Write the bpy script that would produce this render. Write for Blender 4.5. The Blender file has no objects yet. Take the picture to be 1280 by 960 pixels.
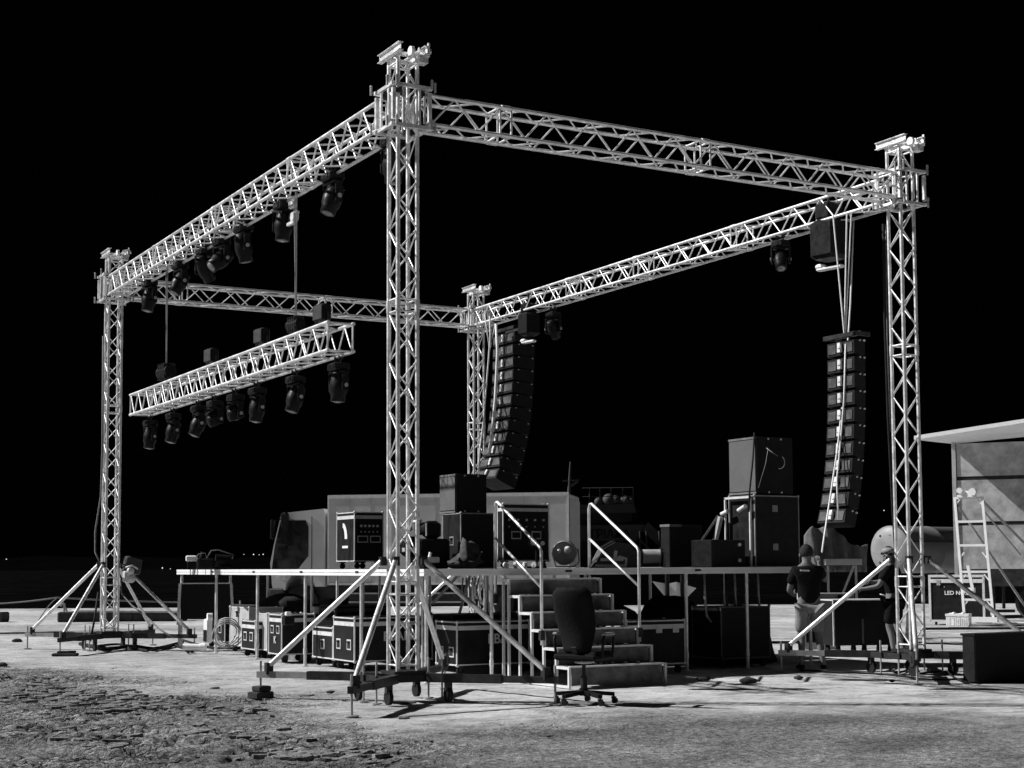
import bpy, math, random
import numpy as np
from mathutils import Vector, Matrix, noise
random.seed(7)
PI = math.pi
sc = bpy.context.scene
COL = sc.collection

# ------------------------------------------------------------------ camera
R_ = Vector((0.87044192, -0.49224409, -0.00515961))
U_ = Vector((-0.03119355, -0.06561408, 0.99735739))
F_ = Vector((0.49128183, 0.86798073, 0.07246809))
O_ = Vector((-7.26283474, -15.31413992, 1.48468845))
FL, CY = 1888.36418, 570.742452
def at(px, py, d):
    """world point seen at photo pixel (1280x960) at depth d metres"""
    return O_ + (F_ + R_*((px-640)/FL) - U_*((py-CY)/FL))*d
cd = bpy.data.cameras.new('camera'); cam = bpy.data.objects.new('camera', cd); COL.objects.link(cam)
m = Matrix((R_, U_, -F_)).transposed().to_4x4(); m.translation = O_
cam.matrix_world = m
cd.sensor_width = 36; cd.lens = FL/1280*36; cd.shift_y = (CY-480)/1280
cd.clip_end = 9000; cd.clip_start = 0.1
sc.camera = cam

# ------------------------------------------------------------------ light
SUN_AZ = math.radians(144)       # direction TO the sun in the xy plane (from +x, ccw)
SUN_EL = math.radians(39)
sv = Vector((math.cos(SUN_AZ)*math.cos(SUN_EL), math.sin(SUN_AZ)*math.cos(SUN_EL), math.sin(SUN_EL)))
sl = bpy.data.lights.new('sun', 'SUN'); sl.energy = 5.0; sl.angle = math.radians(0.5); sl.color = (1, 1, 1)
so = bpy.data.objects.new('sun', sl); COL.objects.link(so); so.rotation_euler = sv.to_track_quat('Z', 'Y').to_euler()
w = bpy.data.worlds.new('World'); sc.world = w; w.use_nodes = True
nt = w.node_tree; nt.nodes.clear()
wo = nt.nodes.new('ShaderNodeOutputWorld'); bg = nt.nodes.new('ShaderNodeBackground'); bw = nt.nodes.new('ShaderNodeRGBToBW')
sky = nt.nodes.new('ShaderNodeTexSky'); sky.sky_type = 'NISHITA'; sky.sun_disc = False
sky.sun_elevation = SUN_EL; sky.sun_rotation = PI/2 - SUN_AZ
nt.links.new(sky.outputs[0], bw.inputs[0]); nt.links.new(bw.outputs[0], bg.inputs[0]); nt.links.new(bg.outputs[0], wo.inputs[0])
bg.inputs[1].default_value = 0.00006
sc.view_settings.view_transform = 'Standard'; sc.view_settings.look = 'None'
sc.view_settings.exposure = 0.2; sc.view_settings.gamma = 1; sc.view_settings.use_curve_mapping = False
sc.render.engine = 'CYCLES'

# ------------------------------------------------------------------ materials
MATS = {}
def mat(name, base, rough=.6, metal=0., var=.25, nscale=6., bump=0., bscale=40., spec=.12, emit=None, stretch=None):
    if name in MATS: return MATS[name]
    mt = bpy.data.materials.new(name); mt.use_nodes = True; n = mt.node_tree; b = n.nodes['Principled BSDF']
    b.inputs['Roughness'].default_value = rough; b.inputs['Metallic'].default_value = metal
    b.inputs['Specular IOR Level'].default_value = spec
    tc = n.nodes.new('ShaderNodeTexCoord'); mp = n.nodes.new('ShaderNodeMapping')
    n.links.new(tc.outputs['Object'], mp.inputs[0])
    if stretch: mp.inputs['Scale'].default_value = stretch
    nz = n.nodes.new('ShaderNodeTexNoise'); nz.inputs['Scale'].default_value = nscale; nz.inputs['Detail'].default_value = 8
    nz.inputs['Roughness'].default_value = .65
    n.links.new(mp.outputs[0], nz.inputs[0])
    cr = n.nodes.new('ShaderNodeValToRGB'); e = cr.color_ramp.elements
    lo, hi = base*(1-var), min(1, base*(1+var))
    e[0].position = .32; e[1].position = .68
    e[0].color = (lo, lo, lo, 1); e[1].color = (hi, hi, hi, 1)
    n.links.new(nz.outputs[0], cr.inputs[0]); n.links.new(cr.outputs[0], b.inputs['Base Color'])
    ma = n.nodes.new('ShaderNodeMapRange'); ma.inputs[1].default_value = .3; ma.inputs[2].default_value = .7
    ma.inputs[3].default_value = max(0, rough-.12); ma.inputs[4].default_value = min(1, rough+.12)
    n.links.new(nz.outputs[0], ma.inputs[0]); n.links.new(ma.outputs[0], b.inputs['Roughness'])
    if bump:
        n2 = n.nodes.new('ShaderNodeTexNoise'); n2.inputs['Scale'].default_value = bscale; n2.inputs['Detail'].default_value = 5
        n.links.new(mp.outputs[0], n2.inputs[0])
        bp = n.nodes.new('ShaderNodeBump'); bp.inputs['Strength'].default_value = bump; bp.inputs['Distance'].default_value = .02
        n.links.new(n2.outputs[0], bp.inputs['Height']); n.links.new(bp.outputs[0], b.inputs['Normal'])
    if emit:
        b.inputs['Emission Color'].default_value = (1, 1, 1, 1); b.inputs['Emission Strength'].default_value = emit
    MATS[name] = mt; return mt
ALU = mat('aluminium', .86, .42, .60, var=.28, nscale=7, bump=.25, bscale=26)
ALUD = mat('dull_aluminium', .40, .5, .3, var=.2, nscale=9)
STEEL = mat('dark_steel', .035, .5, .1, var=.4, nscale=8)
BLACK = mat('black_plastic', .012, .42, 0, var=.3, nscale=12, bump=.1)
BLKPAINT = mat('black_painted_wood', .014, .6, 0, var=.35, nscale=7, bump=.25, bscale=60)
CASE = mat('black_laminate', .016, .45, 0, var=.4, nscale=6, bump=.1, bscale=90)
CASEG = mat('grey_laminate', .19, .6, 0, var=.25, nscale=6, bump=.2, bscale=60)
CASEL = mat('pale_laminate', .42, .55, 0, var=.18, nscale=5, bump=.2, bscale=60)
RIM = mat('case_edge_aluminium', .66, .45, .1, var=.15, nscale=8)
DECK = mat('deck_plywood', .07, .75, 0, var=.35, nscale=4, bump=.3)
STEPW = mat('worn_step_plywood', .15, .8, 0, var=.6, nscale=4.5, bump=.5, bscale=30)
FASC = mat('deck_edge_aluminium', .82, .5, .05, var=.08, nscale=2, stretch=(1, 1, 1))
GREYP = mat('grey_paint', .60, .5, 0, var=.07, nscale=1.2, bump=.05)
TRUCKP = mat('truck_box_panel', .50, .6, 0, var=.14, nscale=1.4, bump=.08)
CABP = mat('cab_paint', .52, .35, 0, var=.06, nscale=1.5)
GLASS = mat('dark_glass', .015, .12, 0, var=.2, nscale=2, spec=.8)
RUBBER = mat('rubber', .018, .8, 0, var=.3)
WHITE = mat('white_plastic', .85, .5, 0, var=.06, nscale=4)
SKIN = mat('skin', .18, .55, 0, var=.12, nscale=5)
HAIR = mat('hair', .03, .7, 0, var=.5, nscale=40, bump=.5, bscale=120)
SHIRT = mat('black_cotton', .007, .9, 0, var=.3, nscale=9, bump=.4, bscale=20)
SHORTS = mat('khaki_cotton', .22, .9, 0, var=.2, nscale=6, bump=.5, bscale=14)
FABRIC = mat('black_upholstery', .008, .8, 0, var=.3, nscale=20, bump=.3)
ROPE = mat('pale_rope', .75, .8, 0, var=.15, nscale=30)
ROPED = mat('grey_rope', .22, .8, 0, var=.3, nscale=30)
CABLE = mat('black_cable', .02, .6, 0, var=.3)
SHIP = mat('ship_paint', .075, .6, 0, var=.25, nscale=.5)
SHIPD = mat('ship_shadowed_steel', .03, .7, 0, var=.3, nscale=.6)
WALLP = mat('trailer_wall_panel', .40, .65, 0, var=.38, nscale=2.6, bump=.3, bscale=8)
TANKM = mat('tank_steel', .26, .5, .1, var=.18, nscale=2.5, bump=.1)
TANKB = mat('tank_side_steel', .18, .5, .1, var=.2, nscale=1.6)
CONC = mat('dark_concrete', .05, .9, 0, var=.4, nscale=3, bump=.5, bscale=12)
TEXTM = mat('pale_lettering', .6, .6, 0, var=.15)
TEXTW = mat('white_lettering', .80, .6, 0, var=.05)
TEXTD = mat('dark_lettering', .012, .6, 0, var=.1)
LENS = mat('lamp_lens', .25, .2, .2, var=.3, spec=.6)
GRILLE = mat('speaker_grille', .14, .7, .2, var=.15, nscale=3, bump=.4, bscale=150)
LINEBK = mat('line_array_back', .09, .5, .1, var=.45, nscale=6, bump=.2)
LAMP = mat('distant_lamp', .8, .5, emit=.7)
CLOTH = mat('dark_tarpaulin', .022, .8, 0, var=.5, nscale=3, bump=.8, bscale=5)

# ------------------------------------------------------------------ mesh builder
class MB:
    def __init__(s): s.v = []; s.f = []; s.sm = []
    def add(s, vs, fs, smooth=False):
        o = len(s.v); s.v += [tuple(x) for x in vs]
        for f in fs: s.f.append([i+o for i in f]); s.sm.append(smooth)
        return s
    def box(s, c, d, rot=None, bev=0.):
        c = Vector(c); x, y, z = d[0]/2, d[1]/2, d[2]/2
        bev = min(bev, x*.6, y*.6, z*.6)
        if bev <= 0:
            vs = [Vector((a, b, e)) for e in (-z, z) for a, b in ((-x, -y), (x, -y), (x, y), (-x, y))]
            fs = [(3,2,1,0), (4,5,6,7), (0,1,5,4), (1,2,6,5), (2,3,7,6), (3,0,4,7)]
        else:
            q = bev; vs = []
            for zz, k in ((-z, q), (-z+q, 0), (z-q, 0), (z, q)):
                X, Y = x-k, y-k
                vs += [Vector(t+(zz,)) for t in ((-X+q,-Y),(X-q,-Y),(X,-Y+q),(X,Y-q),(X-q,Y),(-X+q,Y),(-X,Y-q),(-X,-Y+q))]
            fs = [tuple(range(7,-1,-1)), tuple(range(24, 32))]
            for L in range(3):
                for i in range(8): fs.append((L*8+i, L*8+(i+1)%8, L*8+8+(i+1)%8, L*8+8+i))
        if rot is not None: vs = [rot @ v for v in vs]
        return s.add([v+c for v in vs], fs)
    def bb(s, a, b, bev=0.):
        return s.box([(a[i]+b[i])/2 for i in range(3)], [abs(b[i]-a[i]) for i in range(3)], None, bev)
    def cyl(s, a, b, r, r2=None, n=8, caps=True, smooth=True):
        a = Vector(a); b = Vector(b); r2 = r if r2 is None else r2
        d = (b-a).normalized(); t = Vector((0, 0, 1)) if abs(d.z) < .9 else Vector((1, 0, 0))
        e1 = d.cross(t).normalized(); e2 = d.cross(e1)
        vs = []
        for p, rr in ((a, r), (b, r2)):
            for i in range(n):
                an = 2*PI*i/n; vs.append(p+e1*math.cos(an)*rr+e2*math.sin(an)*rr)
        s.add(vs, [(i, (i+1) % n, n+(i+1) % n, n+i) for i in range(n)], smooth)
        if caps: s.add(vs, [tuple(range(n-1, -1, -1)), tuple(range(n, 2*n))])
        return s
    def bar(s, a, b, wd, ht=None):
        """rectangular bar from a to b"""
        a = Vector(a); b = Vector(b); ht = ht or wd; d = b-a; L = d.length; d.normalize()
        t = Vector((0, 0, 1)) if abs(d.z) < .95 else Vector((0, 1, 0))
        e1 = t.cross(d).normalized(); e2 = d.cross(e1)
        return s.box((a+b)/2, (L, wd, ht), Matrix((d, e1, e2)).transposed())
    def tube(s, pts, r, n=6, smooth=True):
        pts = [Vector(p) for p in pts]; vs = []; N = len(pts)
        for k, p in enumerate(pts):
            d = (pts[min(k+1, N-1)]-pts[max(k-1, 0)]).normalized()
            t = Vector((0, 0, 1)) if abs(d.z) < .95 else Vector((1, 0, 0))
            e1 = d.cross(t).normalized(); e2 = d.cross(e1)
            if k: # keep frame stable
                e1 = (pe - d*pe.dot(d)).normalized(); e2 = d.cross(e1)
            pe = e1
            vs += [p+e1*math.cos(2*PI*i/n)*r+e2*math.sin(2*PI*i/n)*r for i in range(n)]
        fs = [(k*n+i, k*n+(i+1) % n, (k+1)*n+(i+1) % n, (k+1)*n+i) for k in range(N-1) for i in range(n)]
        fs += [tuple(range(n-1, -1, -1)), tuple(range((N-1)*n, N*n))]
        return s.add(vs, fs, smooth)
    def lathe(s, prof, n=16, axis='Z', c=(0, 0, 0), rot=None):
        vs = []; c = Vector(c)
        for r, z in prof:
            for i in range(n):
                a = 2*PI*i/n; v = Vector((r*math.cos(a), r*math.sin(a), z))
                if axis == 'X': v = Vector((v.z, v.x, v.y))
                if axis == 'Y': v = Vector((v.y, v.z, v.x))
                if rot is not None: v = rot @ v
                vs.append(v+c)
        P = len(prof)
        s.add(vs, [(k*n+i, k*n+(i+1) % n, (k+1)*n+(i+1) % n, (k+1)*n+i) for k in range(P-1) for i in range(n)], True)
        s.add(vs, [tuple(range(n-1, -1, -1)), tuple(range((P-1)*n, P*n))]); return s
    def prism(s, poly, y0, y1, axis='Y'):
        """extrude a 2D polygon (x,z) along y (or (y,z) along x)"""
        n = len(poly); vs = []
        for yy in (y0, y1):
            for a, b in poly: vs.append((a, yy, b) if axis == 'Y' else ((yy, a, b) if axis == 'X' else (a, b, yy)))
        return s.add(vs, [tuple(range(n)), tuple(range(2*n-1, n-1, -1))]+[(i, n+i, n+(i+1) % n, (i+1) % n) for i in range(n)])
    def sph(s, c, r, n=10, sc_=(1, 1, 1)):
        prof = [(max(1e-4, math.sin(PI*k/(n-1))*r), -math.cos(PI*k/(n-1))*r) for k in range(n)]
        o = len(s.v); s.lathe(prof, n+2)
        for i in range(o, len(s.v)):
            v = s.v[i]; s.v[i] = (v[0]*sc_[0]+c[0], v[1]*sc_[1]+c[1], v[2]*sc_[2]+c[2])
        return s
    def pieces(s):
        par = list(range(len(s.v)))
        def fd(i):
            while par[i] != i: par[i] = par[par[i]]; i = par[i]
            return i
        for f in s.f:
            r0 = fd(f[0])
            for i in f[1:]:
                r1 = fd(i)
                if r1 != r0: par[r1] = r0
        key = {}; comp = []
        for i in range(len(s.v)):
            r = fd(i)
            if r not in key: key[r] = len(comp); comp.append([1e9]*3+[-1e9]*3)
            c = comp[key[r]]; v = s.v[i]
            for k in range(3): c[k] = min(c[k], v[k]); c[k+3] = max(c[k+3], v[k])
        n = len(comp); cp = list(range(n)); m = .012
        def fc(i):
            while cp[i] != i: i = cp[i]
            return i
        for i in range(n):
            a = comp[i]
            for j in range(i):
                b = comp[j]
                if all(a[k]-m <= b[k+3] and b[k]-m <= a[k+3] for k in range(3)):
                    p, q = fc(i), fc(j)
                    if p != q: cp[p] = q
        gid = {}
        out = []
        for f, sm in zip(s.f, s.sm):
            g = fc(key[fd(f[0])])
            if g not in gid: gid[g] = len(out); out.append((MB(), {}))
            mb, mp = out[gid[g]]; nf = []
            for i in f:
                if i not in mp: mp[i] = len(mb.v); mb.v.append(s.v[i])
                nf.append(mp[i])
            mb.f.append(nf); mb.sm.append(sm)
        return [o[0] for o in out]
    def build(s, name, material, parent=None, loc=None, split=True):
        if split and parent is not None and name not in ('lacing', 'chord', 'ribs', 'contents'):
            ps = s.pieces()
            if 1 < len(ps) <= 16:
                return [q.build(name, material, parent, loc, False) for q in ps][0]
        me = bpy.data.meshes.new(name); me.from_pydata(s.v, [], s.f)
        me.polygons.foreach_set('use_smooth', s.sm); me.materials.append(material)
        import bmesh
        bm = bmesh.new(); bm.from_mesh(me); bmesh.ops.recalc_face_normals(bm, faces=bm.faces); bm.to_mesh(me); bm.free()
        me.update()
        o = bpy.data.objects.new(name, me); COL.objects.link(o)
        if parent is not None: o.parent = parent
        if loc is not None: o.location = loc
        return o
def tag(o, label=None, cat=None, group=None, kind=None):
    if label: o['label'] = label
    if cat: o['category'] = cat
    if group: o['group'] = group
    if kind: o['kind'] = kind
    return o
def thing(name, label, cat, loc=(0, 0, 0), rz=0, group=None):
    o = bpy.data.objects.new(name, None); COL.objects.link(o); o.location = loc; o.rotation_euler = (0, 0, rz)
    o.empty_display_size = .1
    return tag(o, label, cat, group)
def copy_tree(o, parent=None):
    c = o.copy(); COL.objects.link(c); c.parent = parent
    for ch in o.children: copy_tree(ch, c)
    return c
def text_mesh(name, body, size, material, parent, loc, rot, depth=.004, align='LEFT', sx=1):
    cu = bpy.data.curves.new(name, 'FONT'); cu.body = body; cu.size = size; cu.extrude = depth; cu.align_x = align
    cu.resolution_u = 3; cu.offset = size*.015
    t = bpy.data.objects.new('tmp_text', cu); COL.objects.link(t)
    dg = bpy.context.evaluated_depsgraph_get(); dg.update()
    me = bpy.data.meshes.new_from_object(t.evaluated_get(dg)); bpy.data.objects.remove(t)
    me.materials.clear(); me.materials.append(material)
    o = bpy.data.objects.new(name, me); COL.objects.link(o); o.parent = parent; o.location = loc; o.rotation_euler = rot
    o.scale = (sx, 1, 1); return o
def sag(a, b, s, n=10):
    a = Vector(a); b = Vector(b)
    return [a.lerp(b, i/n) - Vector((0, 0, s*4*(i/n)*(1-i/n))) for i in range(n+1)]

# ------------------------------------------------------------------ ground sheet, water, far shore
def smooth(a, b, x):
    t = max(0, min(1, (x-a)/(b-a))); return t*t*(3-2*t)
def frange(a, b, n): return [a+(b-a)*i/n for i in range(n)]
A = frange(-160, -20, 14)+frange(-20, -8, 60)+frange(-8, 8, 560)+frange(8, 20, 60)+frange(20, 160, 15)
B = frange(-60, 6, 12)+frange(6, 10.5, 40)+frange(10.5, 21, 440)+frange(21, 30, 130)+frange(30, 57, 60)+[57]
hx, hy = .4924*0+math.sin(0.515048), math.cos(0.515048)   # forward direction on the ground
def bound(x, y):
    """>0 on the broken-up apron, <0 on the smooth quay slab (a joint line in the paving)"""
    xs = [-9, -2.1, -.47, -.49, 2.45, 6.2, 20]; ys = [16, 11.2, 4.2, -1.2, -2.9, -3.6, -9]
    # boundary as polyline b(a): lateral a -> forward distance
    a = (x-O_.x)*hy-(y-O_.y)*hx; b = (x-O_.x)*hx+(y-O_.y)*hy
    pa = [-30, -8.8, -3.7, -1.2, 2.4, 6.5, 40]; pb = [26.5, 25.6, 20.6, 15.9, 16.2, 16.4, 16.4]
    for i in range(6):
        if a <= pa[i+1]: t = (a-pa[i])/(pa[i+1]-pa[i]); bb = pb[i]+(pb[i+1]-pb[i])*t; break
    else: bb = pb[-1]
    return bb-b, a, b
verts = []; rough = []; crack = []; broken = []
NV = noise.noise
for bi in B:
    for ai in A:
        x = O_.x+ai*hy+bi*hx; y = O_.y-ai*hx+bi*hy
        z = 0.; rg = 0.; ck = 0.; left_ = 0.
        if 10 <= bi <= 33 and abs(ai) < 20:
            d, a, b = bound(x, y)
            wv = NV(Vector((x*.35, y*.35, 3)))*2.2+NV(Vector((x*1.1, y*1.1, 8)))*.8
            rg = smooth(-1.0, 3.4, d+wv*1.3+NV(Vector((x*3, y*3, 31)))*1.2)
            fade = 1 if bi < 24 else (33-bi)/9
            # slabs: the ground is broken into loose plates on the left
            left = smooth(1.2, -1.8, a + NV(Vector((x*.5, y*.5, 20)))*2.0 + (b-13)*-.05)
            left_ = left
            if rg > .02 and bi < 27:
                P = Vector((x*2.4+NV(Vector((x*2, y*2, 1)))*.8, y*2.4+NV(Vector((x*2, y*2, 5)))*.8, 0))
                k = NV(P)
                patch = smooth(-.02, .25, NV(Vector((x*.45+7, y*.45, 2)))+.12*NV(Vector((x*1.7, y*1.7, 12))))
                ridge = 1-abs(NV(P*2.2+Vector((9, 3, 1))))*2
                crk = smooth(.80, .97, ridge)
                z += rg*left*(.022*k*(.35+patch) - .035*crk*(.2+.9*patch) + .03*patch*max(0, k) + .02*(.3+patch)*NV(P*2.7))
                ck = crk*rg*left*(.3+.7*patch)
            z += fade*(.010*NV(Vector((x*3.5, y*3.5, 0)))*(.3+rg) + rg*(.008+.014*left)*NV(Vector((x*9, y*9, 4))) + rg*(.006+.006*left)*NV(Vector((x*17, y*17, 6))))
            z -= .01
        rough.append(rg); crack.append(ck); broken.append(left_)
        verts.append((x, y, z))
nA = len(A); nB = len(B)
faces = [(j*nA+i, j*nA+i+1, (j+1)*nA+i+1, (j+1)*nA+i) for j in range(nB-1) for i in range(nA-1)]
nv = len(verts)
verts += [(v[0], v[1], -2.5) for v in verts[(nB-1)*nA:nB*nA]]; rough += [0]*nA; crack += [0]*nA; broken += [0]*nA
faces += [((nB-1)*nA+i, (nB-1)*nA+i+1, nv+i+1, nv+i) for i in range(nA-1)]
me = bpy.data.meshes.new('ground'); me.from_pydata(verts, [], faces)
me.polygons.foreach_set('use_smooth', [True]*len(faces))
at1 = me.attributes.new('apron', 'FLOAT', 'POINT'); at1.data.foreach_set('value', rough)
at2 = me.attributes.new('crack', 'FLOAT', 'POINT'); at2.data.foreach_set('value', crack)
at3 = me.attributes.new('broken', 'FLOAT', 'POINT'); at3.data.foreach_set('value', broken)
g = bpy.data.objects.new('ground', me); COL.objects.link(g); tag(g, kind='structure')
mt = bpy.data.materials.new('quay_ground'); mt.use_nodes = True; n = mt.node_tree; L = n.links.new; N = n.nodes.new
bs = n.nodes['Principled BSDF']; bs.inputs['Roughness'].default_value = .9; bs.inputs['Specular IOR Level'].default_value = .15
tc = N('ShaderNodeTexCoord')
def nz(scale, detail=6, rgh=.6, vec=None, st=None, rz=0):
    t = N('ShaderNodeTexNoise'); t.inputs['Scale'].default_value = scale; t.inputs['Detail'].default_value = detail; t.inputs['Roughness'].default_value = rgh
    if st:
        mp = N('ShaderNodeMapping'); mp.inputs['Scale'].default_value = st; mp.inputs['Rotation'].default_value = (0, 0, rz); L(tc.outputs['Object'], mp.inputs[0]); L(mp.outputs[0], t.inputs[0])
    else: L(tc.outputs['Object'], t.inputs[0])
    return t.outputs[0]
def mr(v, a, b, c, d):
    t = N('ShaderNodeMapRange'); L(v, t.inputs[0])
    for i, q in enumerate((a, b, c, d)): t.inputs[i+1].default_value = q
    return t.outputs[0]
def mul(a, b, op='MULTIPLY'):
    t = N('ShaderNodeMath'); t.operation = op
    for i, q in enumerate((a, b)):
        if isinstance(q, (int, float)): t.inputs[i].default_value = q
        else: L(q, t.inputs[i])
    return t.outputs[0]
def mix(f, a, b):
    t = N('ShaderNodeMix'); t.data_type = 'FLOAT'; L(f, t.inputs[0])
    for i, q in ((2, a), (3, b)):
        if isinstance(q, (int, float)): t.inputs[i].default_value = q
        else: L(q, t.inputs[i])
    return t.outputs[0]
ap = N('ShaderNodeAttribute'); ap.attribute_name = 'apron'; ck = N('ShaderNodeAttribute'); ck.attribute_name = 'crack'
slab = mul(mul(mr(nz(.55, 8, .62, st=(1, .35, 1), rz=-.5), .35, .7, .62, 1.2), mr(nz(3.5, 8, .7), .3, .7, .72, 1.2)), .56)
stain = mr(nz(.28, 6, .7, st=(.5, 1.6, 1), rz=.5), .56, .66, 1, .55)
slab = mul(slab, stain)
slab = mul(slab, mr(nz(28, 5, .75), .35, .65, .86, 1.12))
jn = mr(nz(.9, 5, .6, st=(.35, 1.8, 1), rz=.5), .49, .505, 0, 1); jn2 = mr(nz(.9, 5, .6, st=(.35, 1.8, 1), rz=.5), .505, .52, 1, 0)
slab = mul(slab, mr(mul(jn, jn2), 0, 1, 1, .45))
grit = mul(mul(mr(nz(16, 8, .8), .36, .64, .22, 1.85), mr(nz(1.3, 8, .7), .3, .7, .6, 1.3)), .25)
grit = mul(grit, mr(nz(75, 3, .7), .36, .64, .42, 1.7))
dark = mr(nz(.5, 7, .65, st=(.8, 1.6, 1), rz=.4), .42, .62, 1.12, .62)
grit = mul(grit, dark)
crk = N('ShaderNodeTexVoronoi'); crk.feature = 'DISTANCE_TO_EDGE'; crk.inputs['Scale'].default_value = 2.2
dv = N('ShaderNodeVectorMath'); dv.operation = 'ADD'; nn = N('ShaderNodeTexNoise'); nn.inputs['Scale'].default_value = 2.5; nn.inputs['Detail'].default_value = 5
L(tc.outputs['Object'], nn.inputs[0]); L(tc.outputs['Object'], dv.inputs[0]); ns_ = N('ShaderNodeVectorMath'); ns_.operation = 'SCALE'; ns_.inputs[3].default_value = .5; L(nn.outputs[1], ns_.inputs[0]); L(ns_.outputs[0], dv.inputs[1])
crk.inputs['Scale'].default_value = 1.0
mpc = N('ShaderNodeMapping'); mpc.inputs['Rotation'].default_value = (0, 0, .515); mpc.inputs['Scale'].default_value = (2.6, 4.2, 1)
L(dv.outputs[0], mpc.inputs[0]); L(mpc.outputs[0], crk.inputs[0])
crk2 = N('ShaderNodeTexVoronoi'); crk2.feature = 'DISTANCE_TO_EDGE'; crk2.inputs['Scale'].default_value = 2.7; L(mpc.outputs[0], crk2.inputs[0])
cmask = mul(mr(crk.outputs[0], 0, .06, 1, 0), mul(mr(crk2.outputs[0], 0, .09, 1, 0), mr(nz(1.4, 3, .5), .45, .58, 0, 1)), 'MAXIMUM')
cpatch = mr(nz(.55, 5, .65), .40, .56, 0, 1)
cells = N('ShaderNodeTexVoronoi'); cells.inputs['Scale'].default_value = 2.7; L(mpc.outputs[0], cells.inputs[0])
sepc = N('ShaderNodeSeparateColor'); L(cells.outputs['Color'], sepc.inputs[0])
lft = N('ShaderNodeAttribute'); lft.attribute_name = 'broken'
cpatch = mul(cpatch, mr(lft.outputs['Fac'], 0, 1, .08, 1))
grit = mul(grit, mix(cpatch, 1.0, mr(sepc.outputs[0], 0, 1, .62, 1.45)))
grit = mul(grit, mr(mul(cmask, cpatch), 0, 1, 1, .16))
val = mix(ap.outputs['Fac'], slab, grit)
val = mul(val, mr(ck.outputs['Fac'], 0, .9, 1, .30))
L(val, bs.inputs['Base Color'])
bp = N('ShaderNodeBump'); bp.inputs['Strength'].default_value = 1.0; bp.inputs['Distance'].default_value = .05
hgt = mix(ap.outputs['Fac'], mul(nz(14, 6, .6), .3), mul(mul(nz(22, 8, .75), 1.0), mul(mul(cmask, cpatch), -1.2), 'ADD'))
L(hgt, bp.inputs['Height']); L(bp.outputs[0], bs.inputs['Normal'])
me.materials.append(mt)

wm = mat('sea_water', .002, .25, 0, var=.2, nscale=.2, bump=.6, bscale=1.2, spec=.1)
wb = MB().add([(-6000, -3000, -1.6), (7000, -3000, -1.6), (7000, 7000, -1.6), (-6000, 7000, -1.6)], [(0, 1, 2, 3)]).build('water', wm); tag(wb, kind='structure')
# far shore hills
hm = mat('far_hill_scrub', .0015, .95, 0, var=.4, nscale=.02, spec=0)
hb = MB(); vs = []; fs = []; K = 90
for j in range(5):
    for i in range(K+1):
        a = -1900+3800*i/K; b = 2900+j*160
        h = [0, .55, .9, 1, 0][j]*(26+16*NV(Vector((a*.0022, 1, j*.4)))+5*NV(Vector((a*.012, 4, j))))
        vs.append((O_.x+a*hy+b*hx, O_.y-a*hx+b*hy, -2+h))
for j in range(4):
    for i in range(K): fs.append((j*(K+1)+i, j*(K+1)+i+1, (j+1)*(K+1)+i+1, (j+1)*(K+1)+i))
hb.add(vs, fs, True); tag(hb.build('hills', hm), kind='structure')
for i, (px, py, r, lab) in enumerate([(203, 710, 2.2, 'bright lone light on the far shore between the left tower and the deck corner'),
        (213, 711, 1.2, 'faint small light just right of the lone bright shore light'),
        (8, 699, 1.6, 'faint light on the far shore at the left picture edge'),
        (305, 693, 1.2, 'leftmost faint light of the shore row left of the truck cab'),
        (317, 693, 2.0, 'elongated bright light in the shore row left of the truck cab'),
        (324, 693.5, 1.3, 'small light between the two brighter ones of the shore row by the cab'),
        (329, 693, 1.8, 'rightmost light of the shore row, nearest the truck cab'),
        (1040, 636, 1.6, 'faint light above the person beside the right line array'),
        (1105, 638, 1.6, 'faint light left of the right tower above the tank')]):
    o = MB().sph((0, 0, 0), r*.6, 8).build('shore_lamp', LAMP, None, at(px, py, 2870)); tag(o, lab, 'light', 'distant lights on the far shore')

# ------------------------------------------------------------------ trusses
def lacing_mb(mb, L_, c1, c2, pitch, r, start=0., mids=()):
    """zigzag between chord lines c1 and c2 (offset vectors) along local x"""
    nn_ = max(2, int(round((L_-.1)/pitch*2))); h = (L_-.1)/nn_
    for k in range(nn_):
        xa, xb = .05+k*h, .05+(k+1)*h
        ca, cb = (c1, c2) if k % 2 == 0 else (c2, c1)
        mb.cyl((xa, ca[0], ca[1]), (xb, cb[0], cb[1]), r, n=6, caps=False)
def truss(label, p0, rz, L_, W_=.333, H_=.333, cr=.023, br=.0115, pitch=.5, joints=(), ends=True, zc=0, dull=False):
    t = thing('box_truss', label, 'truss', p0, rz, 'horizontal aluminium box trusses')
    w2, h2 = W_/2, H_/2; M = ALU
    cs = [(-w2, h2), (w2, h2), (w2, -h2), (-w2, -h2)]
    for c in cs:
        mb = MB().cyl((0, c[0], c[1]), (L_, c[0], c[1]), cr, n=10)
        for j in joints: mb.cyl((j-.06, c[0], c[1]), (j+.06, c[0], c[1]), cr+.007, n=10)
        mb.build('chord', M, t)
    for i in range(4):
        mb = MB(); lacing_mb(mb, L_, cs[i], cs[(i+1) % 4], pitch, br)
        mb.build('lacing', M, t)
    mb = MB()
    fr = ([.03, L_-.03] if ends else [])
    for j in joints: fr += [j-.075, j+.075]
    for x in fr:
        for i in range(4):
            a, b = cs[i], cs[(i+1) % 4]; mb.cyl((x, a[0], a[1]), (x, b[0], b[1]), .013, n=6)
    if fr: mb.build('end_frame', M, t)
    return t
WX, LY, HZ = 7.624, 12.498, 6.679
truss('bright left side truss carrying a row of black moving lights', (0, .22, HZ), PI/2, LY-.44, pitch=.47, joints=(2.9, 6.0, 9.1))
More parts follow.
